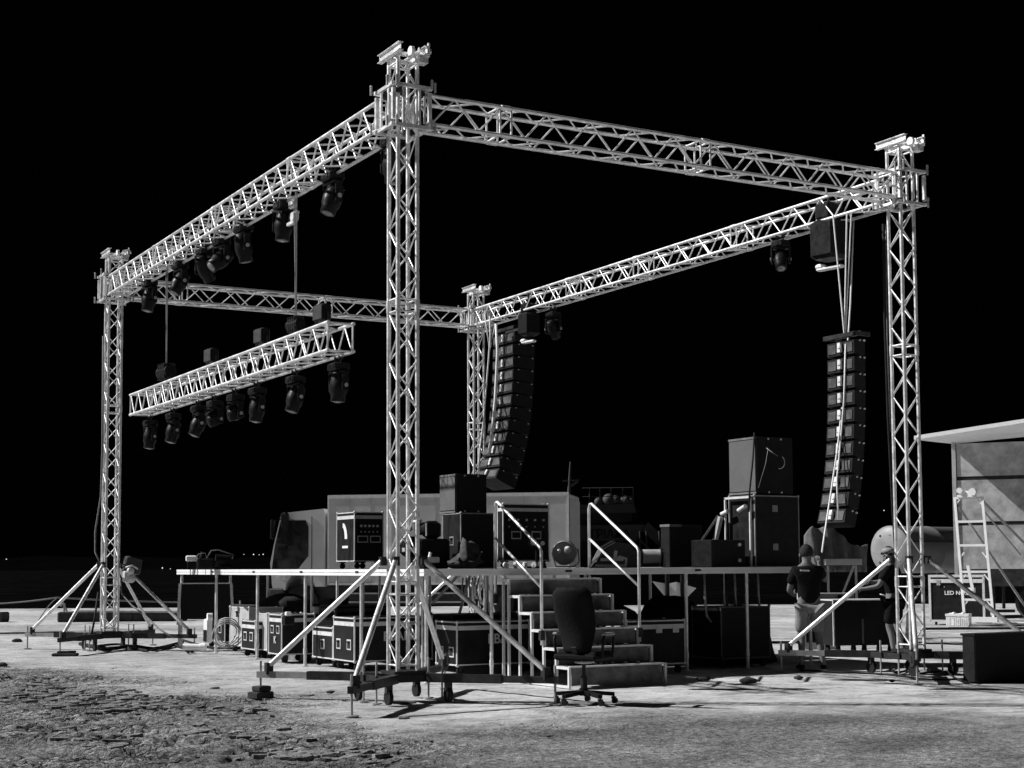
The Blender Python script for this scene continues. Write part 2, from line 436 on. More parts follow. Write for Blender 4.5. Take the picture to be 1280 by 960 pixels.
truss('dim empty front truss between the nearest and right towers', (.22, 0, HZ), 0, WX-.44, pitch=.62, joints=(1.03, 3.93))
truss('bright right side truss carrying both curved loudspeaker columns', (WX, .22, HZ), PI/2, LY-.44, pitch=.60, joints=(3.3, 6.05, 8.3))
truss('dull grey rear truss seen behind the hanging truss, between left and rear towers', (.22, LY, HZ), 0, WX-.44, pitch=.72, joints=(1.05, 4.0))
tr = truss('bright short truss hanging on chains below the left side truss, over the stage edge', (0, 1.77, 4.315), PI/2, 8.92, pitch=.47, joints=(), W_=.333, H_=.345)

def tower(label, x, y, flip=1):
    t = thing('truss_tower', label, 'tower', (x, y, 0), 0, 'square aluminium truss towers')
    s = .12; top = 7.28
    for a, b in ((-s, -s), (s, -s), (s, s), (-s, s)):
        mb = MB().cyl((a, b, .34), (a, b, top), .024, n=10)
        for z in (1.25, 4.42): mb.cyl((a, b, z-.07), (a, b, z+.07), .03, n=10)
        mb.build('chord', ALU, t)
    cs = [(-s, -s), (s, -s), (s, s), (-s, s)]
    for i in range(4):
        a, b = cs[i], cs[(i+1) % 4]; mb = MB()
        for z0, z1 in ((.38, 1.18), (1.32, 4.35), (4.49, 7.2)):
            k = max(2, round((z1-z0)/.265)); h = (z1-z0)/k
            for q in range(k):
                A_, B_ = (a, b) if (q+i) % 2 == 0 else (b, a)
                mb.cyl((A_[0], A_[1], z0+q*h), (B_[0], B_[1], z0+(q+1)*h), .0095, n=6, caps=False)
        for z in (.40, 1.18, 1.32, 4.35, 4.49, 7.2): mb.cyl((a[0], a[1], z), (b[0], b[1], z), .012, n=6)
        mb.build('lacing', ALU, t)
    # sleeve block that carries the horizontal trusses
    sl_ = thing('sleeve_block', None, None); sl_.parent = t
    mb = MB(); q = .225; z0, z1 = 6.44, 6.90
    for a, b in ((-q, -q), (q, -q), (q, q), (-q, q)): mb.bb((a-.02, b-.02, z0+.05), (a+.02, b+.02, z1-.05))
    for z in (z0, z1):
        for sg in (-1, 1):
            mb.box((0, sg*q, z), (2*q+.06, .04, .04)); mb.box((sg*q, 0, z+.003), (.04, 2*q+.06, .036))
    for sg in (-1, 1):
        for e in (-.10, .10):
            mb.bb((sg*q-.010, e-.012, z0+.02), (sg*q+.010, e+.012, z1-.02)); mb.bb((e-.012, sg*q-.010, z0+.02), (e+.012, sg*q+.010, z1-.02))
    mb.build('sleeve_frame', ALU, sl_)
    mb = MB()
    for a in (-1, 1):
        for b in (-1, 1):
            for z in (z0+.04, z1-.04):
                mb.cyl((a*(s+.052), b*s-.03, z), (a*(s+.052), b*s+.03, z), .036, n=10)
                mb.cyl((a*s-.03, b*(s+.052), z), (a*s+.03, b*(s+.052), z), .036, n=10)
    mb.build('roller', STEEL, sl_)
    mb = MB()
    for a, b in ((-.30, -.22), (-.30, .22), (.30, -.22), (-.22, -.30), (.22, -.30), (.28, .25)):
        for z in (z0, z1): mb.cyl((a, b, z-.03), (a, b, z+.06), .014, n=6); mb.sph((a, b, z+.07), .018, 6)
    mb.build('lock_bolt', ALUD, sl_)
    # top section
    mb = MB()
    for sg in (-1, 1):
        X = sg*.165
        mb.bb((X-.004, -.30, top), (X+.004, .28, top+.085)); mb.bb((X-.03, -.30, top+.083), (X+.03, .28, top+.091)); mb.bb((X-.03, -.30, top-.005), (X+.03, .28, top+.003))
    mb.bb((-.16, -.15, top-.012), (.16, -.11, top+.03)); mb.bb((-.16, .11, top-.012), (.16, .15, top+.03))
    mb.build('head_beam', ALU, t)
    mb = MB(); mb.cyl((-.02, -.22, top+.02), (.02, -.22, top+.02), .06, n=20); mb.cyl((-.02, .20, top+.02), (.02, .20, top+.02), .06, n=20)
    mb.build('pulley', WHITE, t)
    mb = MB(); mb.bb((.08, -.27, top-.10), (.19, -.15, top-.01)); mb.bb((.18, -.29, top-.03), (.20, -.26, top+.13)); mb.cyl((.10, -.2, top+.06), (.25, -.2, top+.06), .03)
    mb.build('hoist_bracket', ALU, t)
    # base: central frame, four diagonal outriggers, jacks, braces
    mb = MB(); zb = .26
    for sg in (-1, 1):
        mb.bb((-.42, sg*.17-.035, zb-.04), (.42, sg*.17+.035, zb+.04)); mb.bb((sg*.36-.035, -.42, zb-.043), (sg*.36+.035, .42, zb+.037))
    mb.bb((-.19, -.19, .30), (.19, .19, .34)); mb.build('base_frame', STEEL, t)
    for k, (a, b) in enumerate(((-1, -1), (1, -1), (1, 1), (-1, 1))):
        fx, fy = a*1.16, b*1.28
        arm = MB().bar((a*.2, b*.22, zb+.004), (a*.78, b*.86, zb+.004), .09, .095).build('outrigger', STEEL, t)
        MB().bar((a*.74, b*.82, zb+.004), (fx*1.04, fy*1.04, zb+.004), .07, .072).build('inner_arm', STEEL if (a, b) != (-1, 1) else ALUD, arm)
        mb = MB().cyl((fx*1.02, fy*1.02, .0), (fx*1.02, fy*1.02, .42), .014, n=8).cyl((fx*1.02, fy*1.02, 0), (fx*1.02, fy*1.02, .014), .075, n=14)
        mb.build('jack', ALUD, t)
        mb = MB(); p0 = Vector((fx*.96, fy*.96, .36)); p1 = Vector((a*.17, b*.17, 1.56))
        mb.cyl(p0, p1, .031, n=12); mb.build('brace', ALU, t)
        mb = MB(); mb.bb((p0.x-.04, p0.y-.04, .27), (p0.x+.04, p0.y+.04, .40)); mb.bb((p1.x-.035, p1.y-.035, 1.50), (p1.x+.035, p1.y+.035, 1.60)); mb.build('brace_clamp', STEEL, t)
        # centre jacks and castors
        mb = MB().cyl((a*.40, b*.17, 0), (a*.40, b*.17, .46), .012, n=8).cyl((a*.40, b*.17, 0), (a*.40, b*.17, .012), .06, n=12); mb.build('jack', ALUD, t)
        c = MB(); c.bb((a*.36-.035, b*.40-.03, .13), (a*.36+.035, b*.40+.03, .22)); co = c.build('castor_fork', STEEL, t)
        MB().cyl((a*.36-.022, b*.40, .085), (a*.36+.022, b*.40, .085), .08, n=18).build('castor_wheel', RUBBER, co)
    return t
tower('nearest and tallest looking tower, in front of the stage at left of centre', 0, 0)
tower('tower at far left with cables dangling down its side', 0, LY)
tower('tower at right, standing beside the black case and tank', WX, 0)
tower('small rear tower half hidden behind the stage loudspeakers', WX, LY)

# timber packing blocks under jacks
def block(label, x, y, rz, d=(.24, .20, .08)):
    o = MB().box((0, 0, d[2]/2), d, None, .012).box((.02, .01, d[2]*1.4), (d[0]*.7, d[1]*.8, d[2]*.75), None, .01).build('packing_block', CONC, None, (x, y, -.01)); o.rotation_euler = (0, 0, rz)
    tag(o, label, 'block', 'timber packing blocks under tower feet')
block('dark packing block under the far left foot of the nearest tower', -1.18, 1.31, .3)
block('thin dark packing block under the left foot of the far left tower', -1.1, LY-1.34, -.5, (.42, .2, .05))

# ------------------------------------------------------------------ moving lights
def moving_head(label, loc, tilt=0., pan=0., s=1., group='black moving lights under the trusses', wash=False, sc3=.84):
    t = thing('moving_light', label, 'stage light', loc, 0, group)
    mb = MB()
    for e in (-.09, .09): mb.box((0, e, .0), (.09, .035, .075), None, .01); mb.cyl((0, e, -.03), (0, e, -.09), .012)
    mb.build('clamp', STEEL, t)
    mb = MB().box((0, 0, -.155), (.25*s, .36*s, .13), None, .02); mb.box((-.128*s, 0, -.155), (.01, .2*s, .08)); mb.build('base', BLACK, t)
    rz = Matrix.Rotation(pan, 3, 'Z')
    mb = MB(); yk = .185*s
    for sg in (-1, 1):
        mb.box(rz @ Vector((0, sg*yk, -.40)), (.12*s, .045, .36), rz, .018)
    mb.box(rz @ Vector((0, 0, -.245)), (.14*s, .37*s+.045, .05), rz, .015); mb.build('yoke', BLACK, t)
    rt = rz @ Matrix.Rotation(tilt, 3, 'Y'); c = Vector((0, 0, -.48))
    if wash: prof = [(.05, .12), (.12, .11), (.15, .05), (.155, -.06), (.145, -.10), (.10, -.105)]
    else: prof = [(.05, .24), (.10, .22), (.125, .12), (.145, .0), (.14, -.10), (.115, -.16), (.115, -.25), (.09, -.255)]
    prof = [(a*s, b*s) for a, b in prof]
    hd = MB().lathe(prof, 20, 'Z', c, rt)
    for k in range(6):
        hd.box(c+rt @ Vector((0, 0, .18*s-.03*k)), (.235*s, .12*s, .010), rt)
    ho = hd.build('head', BLACK, t)
    zz = prof[-1][1]-.002
    MB().lathe([(.085*s, zz+.012), (.085*s, zz), (.04*s, zz-.012)], 18, 'Z', c, rt).build('lens', LENS, ho)
    mb = MB()
    for sg in (-1, 1): mb.cyl(c+rz @ Vector((0, sg*(yk-.03), 0)), c+rz @ Vector((0, sg*(yk+.04), 0)), .035, n=12)
    mb.build('pivot_cap', ALUD, t)
    t.scale = (sc3,)*3
    return t
zt = HZ-.06
AB = [(10.75, .2, .3, 'far left end, next to the far left tower'), (8.95, .5, .1, 'second from the far left tower'),
      (7.65, -.6, .5, 'third from the far left tower, tilted'), (6.85, .9, .2, 'fourth from the far left tower'),
      (5.85, -.2, .0, 'middle of the row, left of a plain gap'), (4.2, .1, .4, 'just left of the white motor bracket'),
      (2.45, .35, .1, 'right of the white motor bracket'), (.62, 0, .3, 'last of the row, right beside the nearest tower')]
for y, ti, pa, lb in AB:
    moving_head('black light on the left side truss, '+lb, (.165, y, zt), ti, pa, 1.05)
HG = [(10.6, .1, .2, 'leftmost of the row'), (9.25, .25, .1, 'second from the left, round bodied'), (7.9, .4, .0, 'third from the left'),
      (7.1, -.5, .3, 'fourth from the left, wide body'), (6.15, -.4, .2, 'fifth from the left, small wide body'), (5.2, .15, .1, 'third from the right'),
      (3.72, .3, .1, 'second from the right'), (2.24, .05, .2, 'rightmost of the row, under the open truss end')]
for i, (y, ti, pa, lb) in enumerate(HG):
    moving_head('black light under the hanging truss, '+lb, (.165, y, 4.315-.195), ti, pa, 1.08, wash=i in (3, 4), sc3=.74)
moving_head('black moving light under the right side truss, alone left of the chain motor', (WX-.1, 2.46, HZ-.2), .5, .9, 1.0, sc3=.72)
moving_head('black moving light above the rear loudspeaker column', (WX+.15, 9.6, HZ-.2), -.7, .5, .95)

# blinders standing on the hanging truss
for y, lb in ((6.87, 'leftmost of three'), (4.66, 'middle one of three'), (2.46, 'rightmost of three, larger looking')):
    t = thing('flood_light', 'square dark flood light standing on the hanging truss, '+lb, 'stage light', (.03, y, 4.315+.20), .15, 'square flood lights on the hanging truss')
    MB().box((0, 0, .20), (.13, .26, .22), None, .02).build('housing', BLACK, t)
    MB().box((-.071, 0, .20), (.012, .22, .18), None, .004).build('rear_plate', mat('dark_grey_metal', .07, .5, .2), t)
    mb = MB().box((0, 0, .0), (.08, .06, .07), None, .01).bb((-.015, -.15, .045), (.015, .15, .06)).bb((-.015, -.15, .045), (.015, -.138, .2)).bb((-.015, .138, .045), (.015, .15, .2)); mb.build('bracket', STEEL, t)

# chain motors
def hoist(label, loc, up, s=1., chain_x=0):
    t = thing('chain_hoist', label, 'chain hoist', loc, .1, 'black electric chain hoists')
    MB().box((0, 0, .16*s), (.19*s, .30*s, .26*s), None, .03).cyl((0, -.19*s, .16*s), (0, .21*s, .16*s), .105*s, n=18).build('motor_body', BLACK, t)
    mb = MB()
    for k in (-.12, -.04, .04, .12): mb.box((0, k*s, .16*s), (.205*s, .012, .275*s), None, .01)
    mb.build('cooling_fin', mat('dark_grey_metal', .07, .5, .2), t)
    MB().cyl((0, 0, -.10*s), (0, 0, .02), .018, n=8).tube([(0, 0, -.10*s), (.035, 0, -.13*s), (.03, 0, -.18*s), (-.02, 0, -.19*s), (-.035, 0, -.15*s)], .012).build('hook', RIM, t)
    MB().cyl((0, .02, .28*s), (.0, .02, up), .007, n=6).cyl((0, -.02, .28*s), (.0, -.02, up-.02), .006, n=6).cyl((0, .0, .5*s), (.0, .07, up-.05), .007, n=6).build('chain', ROPED, t)
    return t
hoist('black chain hoist on the left half of the hanging truss', (0, 9.12, 4.56), HZ-.2-4.56)
hoist('black chain hoist on the right half of the hanging truss, near its free end', (0, 3.3, 4.56), HZ-.2-4.56, .75)
t = thing('truss_bracket', 'white metal bracket below the left side truss, above the right chain', 'bracket', (.05, 3.55, HZ-.5), 0)
mb = MB(); mb.box((0, 0, .18), (.05, .22, .10), None, .01); mb.box((.02, -.02, .05), (.06, .2, .05), None, .012); mb.cyl((-.03, -.03, .0), (.05, -.03, .0), .06, n=14); mb.box((0, .05, -.07), (.05, .24, .04)); mb.build('hook_plate', RIM, t)

# big rigging motors on the right side truss
for (y, x, lb, s) in ((1.45, WX-.02, 'large black rigging motor with white hook near the right tower top', 1.25), (10.2, WX-.05, 'black rigging motor above the rear curved loudspeaker column', 1.0)):
    t = thing('rigging_motor', lb, 'chain hoist', (x, y, HZ-.52), .2, 'rigging motors for the loudspeaker columns')
    MB().box((0, 0, .08), (.34*s, .36*s, .46*s), None, .05).box((.0, 0, .40*s), (.28*s, .22*s, .2*s), None, .03).build('motor_body', BLACK, t)
    MB().box((-.02, -.02, -.27*s), (.10, .36*s, .045), None, .012).box((-.02, .12*s, -.235*s), (.12, .14, .07), None, .02).build('white_hook', WHITE, t)
    MB().cyl((0, 0, .3), (0, 0, .72), .02).build('suspension', STEEL, t)

# ------------------------------------------------------------------ line arrays (audience side is +x, backs face -x)
def line_array(label, x0, y0, ztop, nbox, bh, wy, curve, d0=.0, dx=.50):
    t = thing('line_array', label, 'loudspeaker', (x0, y0, ztop), 0, 'curved columns of hung loudspeakers')
    MB().bb((-.02, -wy/2-.03, .04), (dx+.08, -wy/2-.0, .10)).bb((-.02, wy/2+.0, .04), (dx+.08, wy/2+.03, .10)).bb((-.05, -wy/2-.03, .03), (.0, wy/2+.03, .09)).bb((dx*.6, -wy/2, .05), (dx*.7, wy/2, .12)).build('flying_frame', STEEL, t)
    p = Vector((0, 0, 0)); ang = d0
    for k in range(nbox):
        R3 = Matrix.Rotation(ang, 3, 'Y')
        def P(x, y, z): return tuple(p+R3 @ Vector((x, y, z)))
        mb = MB(); h = bh*.94
        # wedge cabinet: back lower height, front full height
        poly = [(0, -h*.07), (0, -h*.93), (dx*.4, -h), (dx, -h), (dx, 0), (dx*.4, 0)]
        o0 = len(mb.v); mb.prism(poly, -wy/2, wy/2)
        mb.v = [P(*v) for v in mb.v]
        c = mb.build('cabinet', BLKPAINT, t)
        mb = MB(); mb.bb((-.012, -wy/2+.03, -h*.80), (-.001, -.09, -h*.2), .003); mb.bb((-.012, .09, -h*.80), (-.001, wy/2-.03, -h*.2), .003)
        mb.v = [P(*v) for v in mb.v]; mb.build('rear_panel', LINEBK, c)
        mb = MB(); mb.bb((-.04, -.03, -h*.75), (0, .03, -h*.15)); mb.bb((-.055, -.05, -h*.55), (-.02, .02, -h*.30), .01)
        mb.cyl((.1, -wy/2-.02, -h*.1), (.1, wy/2+.02, -h*.1), .012); mb.cyl((dx*.9, -wy/2-.02, -h*.1), (dx*.9, wy/2+.02, -h*.1), .014)
        mb.v = [P(*v) for v in mb.v]; mb.build('rigging_link', RIM, c)
        mb = MB(); mb.bb((dx, -wy/2+.015, -h*.97), (dx+.02, wy/2-.015, -h*.03)); mb.v = [P(*v) for v in mb.v]; mb.build('grille', BLACK, c)
        p = p+R3 @ Vector((0, 0, -bh)); ang += curve[k] if k < len(curve) else curve[-1]
    return t
cv = [.0, .0, .005, .01, .01, .015, .02, .025, .03, .04, .05, .055, .06]
line_array('curved black loudspeaker column hung at the rear tower', 7.40, 10.9, 6.15, 12, .252, .88, [c*1.5+.008 for c in cv], .02, .46)
line_array('curved black loudspeaker column hung at the right over the person in shorts', 7.30, .92, 4.66, 11, .240, .56, [c*1.3+.006 for c in cv], .01, .20)
for i, (a, b, r, M_) in enumerate([((7.30, .78, 6.45), (7.36, .90, 4.74), .012, ROPE), ((7.30, 1.05, 6.45), (7.36, .92, 4.74), .010, ROPED), ((7.5, .85, 6.45), (7.37, .88, 4.74), .010, ROPE)]):
    pass
t = thing('lifting_chain', 'pale double lifting chains holding the right loudspeaker column', 'chain', (7.36, .9, 4.74))
MB().cyl((-.02, -.02, 0), (-.04, .14, 1.75), .011, n=6).cyl((0, 0, 0), (.03, -.07, 1.75), .011, n=6).cyl((.02, 0, .0), (.07, -.12, 1.75), .009, n=6).build('chain', ROPE, t)
o = MB().tube([at(*q) for q in ((1067, 276, 22.3), (1063, 380, 22.0), (1057, 470, 21.6), (1047, 560, 21.2), (1038, 620, 20.9), (1030, 672, 20.3), (1027.5, 690, 19.75))], .012).build('pull_rope', ROPE); tag(o, 'pale rope from the right loudspeaker column to the person\'s hand', 'rope')
o = MB().tube([at(*q) for q in ((612, 395, 30.2), (613, 420, 30.2), (609, 470, 30.2), (604, 530, 30.2), (600, 560, 30.1), (598, 590, 30.0))], .016).build('signal_cable', ROPE); tag(o, 'pale cable hanging left of the rear loudspeaker column', 'cable')
o = MB().tube([at(*q) for q in ((620, 405, 30.0), (622, 440, 29.9), (619, 500, 29.8), (615, 540, 29.7), (611, 568, 29.6))], .028).build('signal_cable', ROPE); tag(o, 'thick pale cable lying down the back of the rear loudspeaker column', 'cable')
o = MB().tube([at(*q) for q in ((606, 392, 30.3), (612, 440, 30.3), (619, 405, 30.2))], .013).build('wire_sling', ROPE); tag(o, 'thin pale wire sling in a V at the top of the rear loudspeaker column', 'wire')
o = MB().tube([at(*q) for q in ((1057, 430, 21.35), (1055, 500, 21.3), (1050, 560, 21.25), (1046, 600, 21.1), (1048, 650, 20.9))], .012).build('signal_cable', ROPE); tag(o, 'pale cable lying down the back of the right loudspeaker column', 'cable')
o = MB().tube([at(*q) for q in ((1104, 280, 22.0), (1106, 400, 22.0), (1110, 520, 22.0), (1116, 640, 22.0), (1120, 700, 22.0))], .02).build('power_cable', CABLE); tag(o, 'dark cable running down beside the right tower', 'cable')
o = MB().tube([at(*q) for q in ((1107, 280, 22.05), (1109, 420, 22.05), (1113, 540, 22.05))], .008).build('tower_chain', ROPED); tag(o, 'thin grey chain hanging along the left side of the right tower', 'chain')
o = MB().tube([at(*q) for q in ((129, 420, 27.2), (128, 560, 27.2), (126, 620, 27.3), (119, 665, 27.4), (119, 690, 27.4), (126, 706, 27.2))], .016).build('power_cable', ROPED); tag(o, 'grey cable looping out at the left side of the far left tower', 'cable')
o = MB().tube([at(*q) for q in ((150, 722, 27.6), (152, 742, 27.5), (165, 757, 27.3), (182, 770, 27.0), (200, 787, 26.6), (216, 797, 26.3))], .016).build('power_cable', ROPED); tag(o, 'grey cable sagging from the far left tower to the stage corner', 'cable')
o = MB().tube([at(*q) for q in ((123, 740, 27.5), (118, 775, 27.4), (113, 800, 27.2))], .02).build('power_cable', CABLE); tag(o, 'short black cable beside the base of the far left tower', 'cable')
# control box on the far left tower
t = thing('control_box', 'dark motor control box with cables fixed to the far left tower', 'control box', tuple(at(162, 722, 27.6)), .3)
MB().box((.05, 0, .22), (.30, .18, .30), Matrix.Rotation(.2, 3, 'Y'), .02).build('housing', mat('dark_grey_metal', .07, .5, .2), t)
mb = MB(); mb.sph((-.05, -.1, .12), .07, 8)
mb.tube([(-.15, -.1, .18), (-.05, -.16, .22), (.08, -.14, .16)], .02); mb.sph((-.02, -.08, -.02), .08, 8); mb.box((-.1, -.05, .02), (.12, .12, .2), None, .02); mb.build('connector', RIM, t)

# ------------------------------------------------------------------ stage platform
SX0, SX1, SY0, SY1, SZ = 1.30, 7.75, 2.10, 12.60, 1.452
t = thing('stage_platform', 'wide stage platform on aluminium legs with a bright metal left edge', 'stage', (SX0, SY0, 0))
nx, ny = 3, 5; dx = (SX1-SX0)/nx; dy = (SY1-SY0)/ny
for i in range(nx):
    for j in range(ny):
        MB().bb((i*dx+.03, j*dy+.03, SZ-.02), ((i+1)*dx-.03, (j+1)*dy-.03, SZ+.001)).bb((i*dx+.3, j*dy+.05, SZ-.08), (i*dx+.36, (j+1)*dy-.05, SZ-.02)).build('deck_panel', DECK, t)
mb = MB()
for (a, b) in (((0, 0), (0, ny*dy)), ((nx*dx, 0), (nx*dx, ny*dy)), ((0, 0), (nx*dx, 0)), ((0, ny*dy), (nx*dx, ny*dy))):
    v = Vector((b[0]-a[0], b[1]-a[1], 0)); nn_ = Vector((v.y, -v.x, 0)).normalized()
    for z0, z1, off in ((SZ-.036, SZ+.004, 0), (SZ-.048, SZ-.036, .012), (SZ-.085, SZ-.048, 0)):
        c = Vector(((a[0]+b[0])/2, (a[1]+b[1])/2, (z0+z1)/2)); d = (abs(v.x) or .04, abs(v.y) or .04, z1-z0)
        if abs(v.x) > 0: d = (abs(v.x)-.05, .04-off*2, z1-z0)
        else: d = (.04-off*2, abs(v.y)+.04, z1-z0)
        mb.box(c, d)
mb.build('edge_profile', FASC, t)
mb = MB()
for j in range(1, ny): mb.bb((-.026, j*dy-.05, SZ-.05), (-.018, j*dy+.05, SZ-.02)); 
for i in range(1, nx): mb.bb((i*dx-.05, -.026, SZ-.05), (i*dx+.05, -.018, SZ-.02))
mb.build('joint_clip', STEEL, t)
legx = [.05, 1.0, 2.1, 4.14, 5.22, nx*dx-.05]
for k, yy in enumerate([.05, dy, 2*dy, 3*dy, 4*dy, ny*dy-.08]):
    for xx in (legx if k == 0 else [.05, 1.0, 3.2, nx*dx-.05]):
        if k == 0 and 1.05 < xx < 2.45: continue
        mb = MB().cyl((xx, yy, 0), (xx, yy, SZ-.085), .024, n=10).cyl((xx, yy, 0), (xx, yy, .012), .05, n=12)
        mb.cyl((xx, yy, .18), (xx, yy, .26), .03, n=10).build('leg', ALU, t)
# white label plate at corner
MB().bb((-.005, -.030, SZ-.08), (.075, -.0215, SZ-.003)).build('corner_plate', WHITE, t)

# ------------------------------------------------------------------ stairs
t = thing('stage_stairs', 'six step stage stairs with worn plywood treads and two metal handrails', 'stairs', (2.45, .45, 0))
W_ = 1.40; fy = [0, .30, .60, .90, 1.20, 1.49]; fz = [.26, .475, .69, .90, 1.11, 1.32]
for k in range(6):
    y1 = fy[k]+.34 if k < 5 else 1.64
    s = MB().bb((.03, fy[k]+.002, fz[k]-.03), (W_-.03, y1, fz[k]), .004).bb((.03, fy[k], fz[k]-.20 if k else .03), (W_-.03, fy[k]+.018, fz[k]-.032)).build('step', STEPW, t)
    MB().bb((.0, fy[k]-.012, fz[k]-.014), (W_, fy[k]+.03, fz[k]+.006)).build('nosing', RIM, s)
mb = MB()
for xx in (-.02, W_+.0):
    for k in range(6):
        y1 = fy[k+1] if k < 5 else 1.64
        mb.bb((xx, fy[k]-.015, 0.0), (xx+.03, fy[k]+.018, fz[k])); mb.bb((xx, fy[k]+.018, fz[k]-.035), (xx+.03, y1-.015, fz[k]))
        mb.bb((xx, fy[k]+.018, .0), (xx+.03, y1-.015, .03))
    mb.bb((xx, 1.62, 0), (xx+.03, 1.65, 1.33))
mb.build('side_frame', RIM, t)
for xx in (-.035, 1.44):
    y1, y0 = 1.80, .60
    mb = MB(); r = .0205
    mb.tube([(xx, y1, .98), (xx, y1, 2.27), (xx, y1-.03, 2.33), (xx, y1-.07, 2.335), (xx, y0+.03, 1.72), (xx, y0, 1.67), (xx, y0, .50)], r, 10)
    mb.tube([(xx, y1, 1.86), (xx, y0, 1.215)], r*.9, 10)
    o = mb.build('handrail', ALU, t)
    MB().bb((xx-.03, y1-.03, 1.0), (xx+.03, y1+.03, 1.12)).bb((xx-.03, y0-.03, .56), (xx+.03, y0+.03, .68)).build('rail_clamp', STEEL, o)

# ------------------------------------------------------------------ flight cases
def handle(mb, mb2, y, z, x, s=1.):
    mb.bb((x-.006, y-.075*s, z-.075*s), (x, y+.075*s, z+.075*s), .003)
    mb2.bb((x-.009, y-.055*s, z-.055*s), (x-.006, y+.055*s, z+.055*s))
    mb2.tube([(x-.02, y-.03*s, z+.035*s), (x-.025, y+.03*s, z+.035*s)], .010)
def case(label, x, y, dx, dy, h, z=0., rz=0, mat_=None, handles=((0, .5),), castors=True, lid=.14, latches=(), group='flight cases', rim=None, cat='flight case', name='flight_case'):
    """x,y = middle of the -x face foot line; dx depth, dy width"""
    t = thing(name, label, cat, (x+dx/2, y, z), rz, group); mat_ = mat_ or CASE; rim = rim or RIM
    b = .13 if castors else 0.; X, Y = dx/2, dy/2; H0, H1 = b, b+h
    MB().bb((-X, -Y, H0), (X, Y, H1), .006).build('body', mat_, t)
    mb = MB(); e = .018; q = .004
    for sx in (-1, 1):
        for sy in (-1, 1): mb.bb((sx*(X+q)-sx*e, sy*(Y+q)-sy*e, H0-q), (sx*(X+q), sy*(Y+q), H1+q))
        for zz in (H0, H1):
            s_ = -1 if zz == H0 else 1
            mb.bb((sx*(X+q+.001)-sx*e, -Y, zz+s_*(q+.001)-s_*e), (sx*(X+q+.001), Y, zz+s_*(q+.001))); mb.bb((-X, sx*(Y+q+.001)-sx*e, zz+s_*(q+.001)-s_*e), (X, sx*(Y+q+.001), zz+s_*(q+.001)))
    for sx in (-1, 1):
        for sy in (-1, 1):
            for zz in (H0, H1): mb.sph((sx*(X-.008), sy*(Y-.008), zz), .026, 6)
    mb.build('edge_trim', rim, t)
    if lid:
        mb = MB(); zl = H1-h*lid
        for sx in (-1, 1): mb.bb((sx*(X+.003), -Y+.02, zl-.03), (sx*X, Y-.02, zl+.03)); mb.bb((-X+.02, sx*(Y+.003), zl-.03), (X-.02, sx*Y, zl+.03))
        mb.build('lid_band', rim, t)
    for (hy_, hz_) in handles:
        a, c = MB(), MB(); handle(a, c, hy_*dy, H0+h*hz_, -X, min(1, dy*1.5)); o = a.build('handle', rim, t); c.build('handle_dish', STEEL, o)
    for (lx, lz) in latches:
        MB().bb((lx*dx-.05, -Y-.012, H0+h*lz-.05), (lx*dx+.05, -Y-.001, H0+h*lz+.05), .004).build('latch', rim, t)
    if castors:
        for sx in (-1, 1):
            for sy in (-1, 1):
                cx, cy = sx*(X-.08), sy*(Y-.07)
                o = MB().bb((cx-.045, cy-.035, b-.03), (cx+.045, cy+.035, b-.004)).bb((cx-.02, cy-.03, .05), (cx+.02, cy-.024, b-.02)).bb((cx-.02, cy+.024, .05), (cx+.02, cy+.03, b-.02)).build('castor', STEEL, t)
                MB().cyl((cx, cy-.02, .05), (cx, cy+.02, .05), .05, n=16).build('castor_wheel', RUBBER, o)
    return t
def fz_(px, yp, X):  # y on plane x=X for photo column px
    d = F_+R_*((px-640)/FL)-U_*((yp-CY)/FL); return (O_+d*((X-O_.x)/d.x))
def fcase(label, X, xl, xr, ytop, dx, **kw):
    a = fz_(xl, 800, X).y; b = fz_(xr, 800, X).y; zt_ = fz_((xl+xr)/2, ytop, X).z
    b0 = .13 if kw.get('castors', True) else 0
    return case(label, X, (a+b)/2, dx, abs(a-b), zt_-b0-kw.get('z', 0), **kw)
fcase('tall pale grey flight case under the left part of the stage', 1.68, 287, 311, 759, .62, mat_=CASEL, handles=((.1, .82),), lid=0)
fcase('short black flight case standing in front of the tall pale case', 1.40, 302, 319, 776, .40, handles=((-.22, .45), (.22, .45)), lid=.2)
c3 = fcase('black flight case with two recessed handles, left of the plain grey case', 1.26, 336, 352, 768, .55, handles=((-.22, .62), (.22, .62)), lid=.14)
fcase('narrow pale case with a tall dark slot, touching the black two handle case', 1.52, 323, 334, 767, .5, mat_=CASEL, handles=(), lid=0)
fcase('plain grey box case between the stage legs, without metal edges', 1.75, 361, 386, 775, .75, mat_=CASEG, handles=(), lid=0, rim=CASEG, castors=False)
fcase('small black flight case with one single recessed handle', 1.50, 391, 416, 784, .42, handles=((0, .45),), lid=.2)
t5 = fcase('long black flight case with faded lettering, left of the nearest tower', 1.50, 417, 443, 772, 1.25, handles=((-.25, .38), (.25, .38)), lid=.14)
t6 = fcase('long black flight case with faded lettering, between the nearest tower and the stairs', 2.35, 545, 571, 777, 1.15, handles=((-.25, .3), (.25, .3)), lid=.14)
text_mesh('case_lettering', 'EBAN', .19, TEXTM, t5, (-.18, -.40, .42), (PI/2, 0, 0))
text_mesh('case_lettering', 'EBA', .19, TEXTM, t6, (-.10, -.335, .42), (PI/2, 0, 0))
text_mesh('case_lettering', 'K', .16, TEXTM, c3, (-.287, .03, .30), (PI/2, 0, -PI/2))
